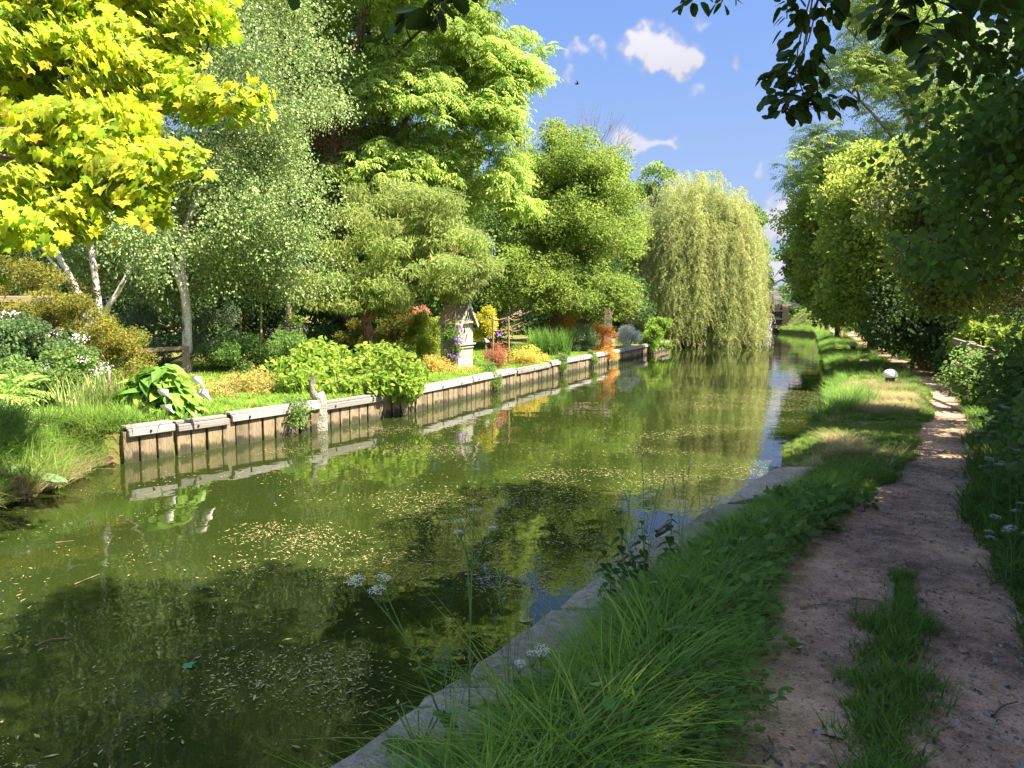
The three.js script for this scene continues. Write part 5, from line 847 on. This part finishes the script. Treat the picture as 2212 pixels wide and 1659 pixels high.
const slabX = along([[6.3, 1.9], [6.47, 2.02], [6.68, 2.28], [6.9, 2.52], [7.22, 2.83], [7.7, 3.24], [7.95, 3.42], [8.1, 3.45]]);
function field(name, label, geo, n, pick, o = {}) {
  const it = []; let tries = 0; if (!o.mat) n = Math.round(n / DENSE);
  while (it.length < n && tries++ < n * 20) { const q = pick(); if (!q) continue; const [x, y, d, s = 1, t = [1, 1, 1], yaw, tx = 0] = q; it.push([placeM(x, y, d, yaw ?? R(0, 6.283), tx + .08 * gauss(), .08 * gauss(), s * R(.75, 1.2)), mulc(t, R(.82, 1.15))]); }
  const m = o.bake ? part(numbered(name), bake(geo, it), o.mat || M.grass, scene) : set(numbered(name), geo, o.mat || M.grass, it, scene); tag(m, label, o.category || 'grass', null, 'stuff'); return m;
}
const GA = [.1, .25, .02], GB = [.24, .4, .05];
K.tall = blades({ n: 9, h: .5, w: .0115, lean: .4, r: .09, a: GA, b: GB, seg: 6, arch: 1.15 });
K.fine = blades({ n: 13, h: .34, w: .0075, lean: .4, r: .08, a: GA, b: GB, seg: 4, arch: .7 });
K.short = blades({ n: 18, h: .14, w: .008, lean: .5, r: .07, a: [.08, .17, .02], b: [.16, .27, .04], seg: 3 });
K.lawn = blades({ n: 14, h: .13, w: .014, lean: .5, r: .1, a: [.12, .25, .02], b: [.2, .34, .04], seg: 2 });
K.long = blades({ n: 16, h: .42, w: .012, lean: .4, r: .1, a: [.11, .23, .025], b: [.2, .32, .06], seg: 4, arch: .8 });
K.straw = blades({ n: 14, h: .22, w: .008, lean: 1.4, r: .12, a: [.34, .27, .12], b: [.42, .36, .18], seg: 3 });
field('long_grass', 'long lush green grass between the stone edge and the near path', K.tall, 3000, () => { const d = R(1.3, 8.2), e = rightEdge(d) + (d > 6.3 && d < 8 ? slabX(d) - rightEdge(d) : .36), l = pL(d) - .05; if (e > l) return null; const x = lerp(e, l, rnd()), k = smoothstep(l - x, -.05, .3) * smoothstep(x - e, .0, .5), h = .9 - .55 * smoothstep(d, 4.8, 7.2); return [x, rightH(x, d), d, (.28 + .68 * k) * h * R(.7, 1.15), rnd() < .07 ? [1.7, 1.05, 2.2] : mixc([.75, .85, .9], [1.25, 1.1, 1], rnd()), undefined, R(-.25, .25)]; }, { bake: 1 });
field('fine_grass', 'fine soft grass mixed through the lush strip', K.fine, 2600, () => { const d = R(1.3, 8.4), e = rightEdge(d) + (d > 6.3 && d < 8 ? slabX(d) - rightEdge(d) : .3), l = pL(d) + .02; if (e > l) return null; const x = lerp(e, l, rnd()); return [x, rightH(x, d), d, R(.4, .8) * (.4 + .6 * smoothstep(x - e, 0, .4)) * (1 - .4 * smoothstep(d, 5.2, 7.5))]; }, { bake: 1 });
field('mown_grass', 'short trodden grass between water and path beyond the stone slab', K.short, 9500, () => { const d = 7.0 + 10 * Math.pow(rnd(), 1.2), e = d < 8 ? slabX(d) : rightEdge(d) + .05, l = pL(d) + .03; if (e > l) return null; const x = lerp(e, l, rnd()), n = fbm(((x / 6) % 1 + 1) % 1, ((d / 6) % 1 + 1) % 1, 5, 400, 3); return [x, rightH(x, d), d, (1.1 - 1.8 * Math.max(0, n - .42)) * (d < 11 ? .6 : .8), mixc([1, 1, 1], n > .5 ? [1.8, 1.35, 1.6] : [1.3, 1.15, 1.1], rnd())]; });
field('cut_grass', 'dry straw of cut grass lying on the bank by the bollard', K.straw, 1500, () => { const d = R(8, 16.3), x = lerp(rightEdge(d) + .3, pL(d), R(.1, .85)), n = fbm(((x / 5) % 1 + 1) % 1, ((d / 5) % 1 + 1) % 1, 5, 410, 3); if (n < (d > 11.5 ? .42 : .56)) return null; return [x, rightH(x, d), d, R(.5, .9)]; });
field('tall_tuft_grass', 'tall grass tuft at the water beside the sunny cut patch', K.long, 420, () => { const d = R(11.6, 15.4), x = rightEdge(d) + .08 + Math.pow(rnd(), 1.4) * .7; return [x, rightH(x, d), d, R(.55, 1.05) * (d > 14.2 ? .6 : 1)]; }, { bake: 1 });
field('edge_grass', 'grass hanging along the canal edge of the far towpath', K.long, 3600, () => { const d = 15 + 59 * Math.pow(rnd(), 1.3), e = rightEdge(d), l = pL(d); const x = rnd() < .45 ? e + R(-.05, .4) : lerp(e, l, rnd()); return [x, rightH(x, d), d, R(.3, .6) * (1 + d / 80)]; });
field('mound_grass', 'rough sunlit grass on the mound beside the lock', K.long, 2600, () => { const d = R(60, 82), x = rightEdge(d) + .05 + 9 * Math.pow(rnd(), 1.3); return [x, rightH(x, d), d, R(.7, 1.2), [1.35, 1.15, 1.2]]; });
field('verge_grass', 'grass verge at the foot of the right hedge', K.short, 4200, () => { const d = 2 + 30 * Math.pow(rnd(), 1.6), x = pR(d) + Math.pow(rnd(), 1.3) * .7 - .04; return [x, rightH(x, d), d, R(.9, 1.7)]; });
const midX = along([[0, .1], [2.4, 1.2], [3.0, 1.47], [3.44, 1.74], [4.5, 2.3], [6, 3.1]]);
field('path_grass', 'strip of grass and plantain along the middle of the path', K.short, 620, () => { const d = R(1.9, 4.55), n = fbm(((d / 3) % 1 + 1) % 1, .3, 6, 420, 2); if (n < .3) return null; const w = .15 * (d < 2.75 ? .6 : d > 3.9 ? .35 : 1), x = midX(d) + gauss() * w + .05; return [x, rightH(x, d), d, R(.35, 1.0) * (d > 3.9 ? .7 : 1), [1.1, 1.1, 1]]; }, { bake: 1 });
field('lawn_grass', 'sunlit garden lawn behind the wall and on the left', K.lawn, 13000, () => { const d = 7.6 + 26 * Math.pow(rnd(), 1.5), x = leftEdge(d) - (d < 10 ? .5 : .12) - 9 * Math.pow(rnd(), 1.3); if (x < -.68 * d - 1) return null; return [x, leftH(x, d), d, R(.7, 1.3), mixc([1, 1, 1], [1.25, 1.1, 1], rnd())]; });
field('bank_grass', 'long tussocky grass on the sloping bank at the left', K.long, 1500, () => { const d = R(6.8, 10.6), x = leftEdge(d) - R(.02, d > 9.9 ? 1.0 : 1.6); if (d > 9.95 && x > leftEdge(d) - .15) return null; return [x, leftH(x, d), d, R(.55, 1.05), mixc([1, 1, 1], [1.3, 1.15, 1], rnd()), undefined, .25]; }, { bake: 1 });
field('dry_bank_grass', 'dry trailing grass at the waterline of the left bank', K.straw, 420, () => { const d = R(6.6, 10), x = leftEdge(d) - R(-.05, .4); return [x, leftH(x, d) + .02, d, R(.6, 1.2)]; });
field('daisies', 'white daisies in the lawn at the left', blooms([.75, .75, .7], [.8, .8, .72], .022, 5, .1), 46, () => { const p = onto(R(-40, 110), R(895, 925), .55); return [p[0], leftH(p[0], p[2]) + .12, p[2], 1]; }, { mat: M.petal, category: 'daisies' });
field('low_weeds', 'small broad-leaved weeds among the near grass', clumpLeaves({ n: 9, r: [.09, .05, .09], len: .05, wid: .034, outline: OVAL, up: 1.4, a: [.07, .15, .02], b: [.12, .2, .035] }), 230, () => { const d = R(1.8, 8), e = rightEdge(d) + .3, l = pL(d) + .12; if (d > 6.3 && d < 8) return null; const x = lerp(e, l, Math.pow(rnd(), .5)); return [x, rightH(x, d) + R(.02, .14), d, R(.7, 1.4)]; }, { mat: M.leaf, category: 'weeds' });
field('dead_stems', 'bleached dead stems lying among the near grass', K.straw, 90, () => { const d = R(1.8, 8), x = lerp(rightEdge(d) + .35, pL(d) + .05, rnd()); return [x, rightH(x, d), d, R(.5, 1)]; });
field('seed_grass', 'tall flowering grass stalks over the stone edge', (() => { const G = new Geo(); for (let i = 0; i < 3; i++) { const a = R(0, 6), e = v3(Math.cos(a) * .12, R(.6, .85), Math.sin(a) * .12); strip(G, [v3(0, 0, 0), v3(e.x * .3, e.y * .5, e.z * .3), e], .004, [.12, .22, .05]); for (let k = 0; k < 16; k++) { const t = .72 + .28 * k / 16; leaf(G, DIAMOND, e.clone().multiplyScalar(t), v3(R(-1, 1), 1.2, R(-1, 1)), unit(), .035, .006, [.16, .2, .08]); } } return G.build(); })(), 46, () => { const d = R(2.6, 5.6), x = rightEdge(d) + R(.15, .45); return [x, rightH(x, d), d, R(.6, 1.0)]; });

// ------------------------------------------------------------------ litter on the path and on the water
{
  const edging = thing('timber_edging', 'half-buried weathered timber edging along the middle of the path', 'timber edging', [1.9, rightH(1.9, 3.6) - .02, 3.6]), b = edging.position, g = wood(.42, .35, .27);
  for (const [d0, d1] of [[2.72, 3.08], [3.75, 4.35]]) part('board', bar(V(midX(d0) - .01, .402, d0).sub(b), V(midX(d1) - .01, .41, d1).sub(b), .032, .06, .008), g, edging);
  const lf = [MAPLE, OVAL].map((o, i) => { const G = new Geo(); leaf(G, o, v3(0, 0, 0), v3(0, 0, 1), v3(0, 1, 0), 1, i ? .55 : .95, null, -.2, -.2); return G.build(); }), dry = [[.42, .3, .2], [.32, .2, .12], [.5, .4, .28]].map((c) => std({ color: new THREE.Color().setRGB(...c), roughness: .9, side: THREE.DoubleSide }));
  [[1807, 1562, .085, 0, 'pale curled dead leaf on the path left of the grass strip'], [2172, 1330, .06, 1, 'small dry leaf at the right of the path'], [1725, 1388, .05, 1, 'thin dry leaf on the left track'], [1955, 1465, .05, 1, 'dry leaf by the middle grass'], [2090, 1395, .05, 0, 'brown leaf on the right track'], [1780, 1630, .05, 1, 'yellowed leaf low on the left track'], [2010, 1480, .05, 1, 'curled brown leaf on the right track near the grass'], [1660, 1290, .045, 1, 'dead leaf near the grass edge']].forEach(([x, y, s, k, label], i) => {
    const p = onto(x, y, .45), m = new THREE.Mesh(lf[k], dry[i % 3]); m.name = numbered('dead_leaf'); p[1] = rightH(p[0], p[2]) + .012; m.position.copy(V(...p)); m.scale.setScalar(s); m.rotation.set(.1 * gauss(), R(0, 6), .15 * gauss()); scene.add(m); tag(m, label, 'dead leaf');
  });
  [[[2145, 1530], [2170, 1508], [2200, 1500], 'dark curved twig on the right track'], [[1650, 1630], [1672, 1600], [1660, 1575], 'thin twig by the grass at lower left'], [[1690, 1640], [1660, 1610], [1640, 1592], 'fine twig crossing the left track at the bottom'], [[1840, 1280], [1870, 1283], [1895, 1286], 'twig against the middle grass'], [[1730, 1300], [1755, 1296], [1790, 1290], 'dark twig on the left track higher up'], [[2140, 1250], [2160, 1246], [2180, 1250], 'short twig at the right path edge']].forEach(([a, c, e, label]) => {
    const P = [a, c, e].map(([x, y]) => { const p = onto(x, y, .45); return V(p[0], rightH(p[0], p[2]) + .012, p[2]); }), m = new THREE.Mesh(tube(P, .006, .003, 5, 3, .3), M.twig); m.name = numbered('twig'); scene.add(m); tag(m, label, 'twig');
  });
  field('pebbles', 'small pebbles and chips scattered on the path', (() => { const g = new THREE.IcosahedronGeometry(.012, 0); g.scale(1, .5, .8); const n = g.attributes.position.count; g.setAttribute('color', new THREE.Float32BufferAttribute(new Float32Array(n * 3).fill(1), 3)); g.deleteAttribute('normal'); return g; })(), 1700, () => { const d = R(1.9, 9.5), x = lerp(pL(d), pR(d), rnd()), v = R(.12, .42); return [x, rightH(x, d) + .002, d, .25 + 1.3 * Math.pow(rnd(), 3), [v, v * .9, v * .8]]; }, { mat: M.debris, category: 'pebbles' });
  field('leaf_litter', 'crumbs of dead leaf and stalk on the path', (() => { const G = new Geo(); for (let i = 0; i < 5; i++) leaf(G, DIAMOND, v3(R(-.1, .1), .004, R(-.1, .1)), v3(R(-1, 1), 0, R(-1, 1)), v3(R(-.3, .3), 1, R(-.3, .3)), R(.012, .035), R(.004, .012), [1, 1, 1]); return G.build(); })(), 900, () => { const d = R(1.9, 11), x = lerp(pL(d) - .05, pR(d) + .1, rnd()), v = R(.03, .3); return [x, rightH(x, d) + .006, d, 1, [v, v * .75, v * .5]]; }, { mat: M.debris, category: 'leaf litter' });
  // brick, fallen leaf and roots at the left bank
  const bp = onto(226, 995, .06), br = new THREE.Mesh(box(.21, .1, .11, .012), std({ color: new THREE.Color().setRGB(.5, .3, .22), map: rep(stoneTex, 3, 3), bumpMap: stoneBump, bumpScale: .01, roughness: .95 })); br.name = 'brick'; br.position.copy(V(...bp)); br.rotation.set(.1, .5, .2); scene.add(br); tag(br, 'single pinkish brick lying at the water left of the wall end', 'brick');
  [[78, 1020, 150, 1062, .1, 'long pale green fallen leaf draped on the left bank'], [40, 1000, 25, 1038, .09, 'small blue-green fallen leaf at the far left waterline']].forEach(([x0, y0, x1, y1, w, label]) => {
    const a = V(...at(x0, y0, 8.5)), e = V(...at(x1, y1, 8.3)), G = new Geo(), L = a.distanceTo(e); leaf(G, OVAL, v3(0, 0, 0), e.clone().sub(a), v3(.2, .9, .4), L, w * 1.4, null, -.25, .25); const m = new THREE.Mesh(G.build(), leafMat({ vertexColors: false, color: new THREE.Color().setRGB(.16, .27, .12), transmission: .25 })); m.position.copy(a); m.name = numbered('fallen_leaf'); scene.add(m); tag(m, label, 'fallen leaf');
  });
  const G = []; for (let i = 0; i < 24; i++) { const p = V(...at(R(32, 62), R(1025, 1045), 8.0)), q = p.clone().add(v3(R(-.05, .05), -R(.25, .4), R(-.05, .08))); G.push(tube([p, p.clone().lerp(q, .5).add(v3(R(-.03, .03), 0, R(-.03, .03))), q], .005, .002, 4, 3)); }
  const rt = new THREE.Mesh(mergeGeometries(G), wood(.4, .22, .14)); rt.name = 'hanging_roots'; scene.add(rt); tag(rt, 'reddish roots hanging from the left bank into the water', 'roots', null, 'stuff');
  // floating things
  const fleck = (() => { const G = new Geo(); for (let i = 0; i < 16; i++) leaf(G, DIAMOND, v3(R(-.19, .19), 0, R(-.19, .19)), v3(R(-1, 1), 0, R(-1, 1)), v3(0, 1, 0), (.008 + .06 * Math.pow(rnd(), 4)), R(.005, .014), mulc([1, 1, 1], R(.6, 1.3)), 0, 0); return G.build(); })();
  const onWater = (x, d) => x > leftEdge(d) + .15 && x < rightEdge(d) - .1, fl = (dens) => () => { const d = 3 + 27 * Math.pow(rnd(), 1.3), x = R(leftEdge(d), rightEdge(d)); if (!onWater(x, d)) return null; const n = fbm(((x / 9 + d / 30) % 1 + 1) % 1, ((d / 5) % 1 + 1) % 1, 5, 500, 4), side = (x - leftEdge(d)) / (rightEdge(d) - leftEdge(d)); if (n + .3 * side - .1 * Math.abs(d - 10) / 10 < dens) return null; return [x, .006, d, R(.6, 1.2), mixc([.3, .24, .1], [.4, .38, .17], rnd())]; };
  field('floating_debris', 'drifting mats of pale yellow petals and scum on the water', fleck, 1700, fl(.67), { mat: M.debris, category: 'floating debris' });
  field('scattered_debris', 'scattered single specks floating on the water', fleck, 600, fl(.2), { mat: M.debris, category: 'floating debris' });
  const g1 = new THREE.Mesh(lf[0], leafMat({ vertexColors: false, color: new THREE.Color().setRGB(.08, .22, .09), transmission: .1 })); g1.name = numbered('floating_leaf'); g1.position.copy(V(...onto(392, 1438, .008))); g1.scale.setScalar(.085); g1.rotation.y = 1.9; scene.add(g1); tag(g1, 'green maple leaf floating on the dark water at lower left', 'floating leaf');
  const g2 = new THREE.Mesh(lf[1], leafMat({ vertexColors: false, color: new THREE.Color().setRGB(.3, .36, .09), transmission: .1 })); g2.name = numbered('floating_leaf'); g2.position.copy(V(...onto(1120, 1338, .008))); g2.scale.setScalar(.11); g2.rotation.y = 1.2; scene.add(g2); tag(g2, 'pale green leaf floating by the blue sky reflection near the stones', 'floating leaf');
  [[[75, 1395], [105, 1382], [150, 1378], 'pale reed stem floating near the left edge'], [[120, 1172], [140, 1170], [160, 1168], 'orange-brown stalk floating below the left bank'], [[160, 1262], [185, 1252], [215, 1240], 'straw stalk floating in the left of the canal']].forEach(([a, c, e, label]) => { const P = [a, c, e].map(([x, y]) => V(...onto(x, y, .008))), m = new THREE.Mesh(tube(P, .004, .0025, 5, 3, .4), wood(.26, .22, .09)); m.name = numbered('floating_stalk'); scene.add(m); tag(m, label, 'floating stalk'); });
  const tw = new THREE.Mesh(tube([V(...onto(1418, 1148, .02)), V(...onto(1432, 1138, .03)), V(...onto(1448, 1128, .02))], .018, .012, 6, 3, .3), M.twig); tw.name = numbered('floating_stick'); scene.add(tw); tag(tw, 'dark stick floating by the nettles', 'stick');
}
{ // a bird far off in the sky
  const B = thing('bird', 'tiny dark bird high in the blue sky left of the big cloud', 'bird', at(1246, 181, 60)), m = std({ color: 0x15161a, roughness: .9 });
  const body = new THREE.SphereGeometry(.07, 10, 8); body.scale(2.4, .8, .8); part('body', body, m, B);
  for (const s of [-1, 1]) { const sh = new THREE.Shape(); sh.moveTo(-.06, 0); sh.quadraticCurveTo(.06, .22, -.12, .42); sh.quadraticCurveTo(.16, .25, .1, 0); const g = new THREE.ExtrudeGeometry(sh, { depth: .012, bevelEnabled: false }); g.rotateX(-Math.PI / 2); const w = part('wing', g, m, B); w.scale.z = s; w.rotation.x = s * .35; }
}
renderer.render(scene, camera);
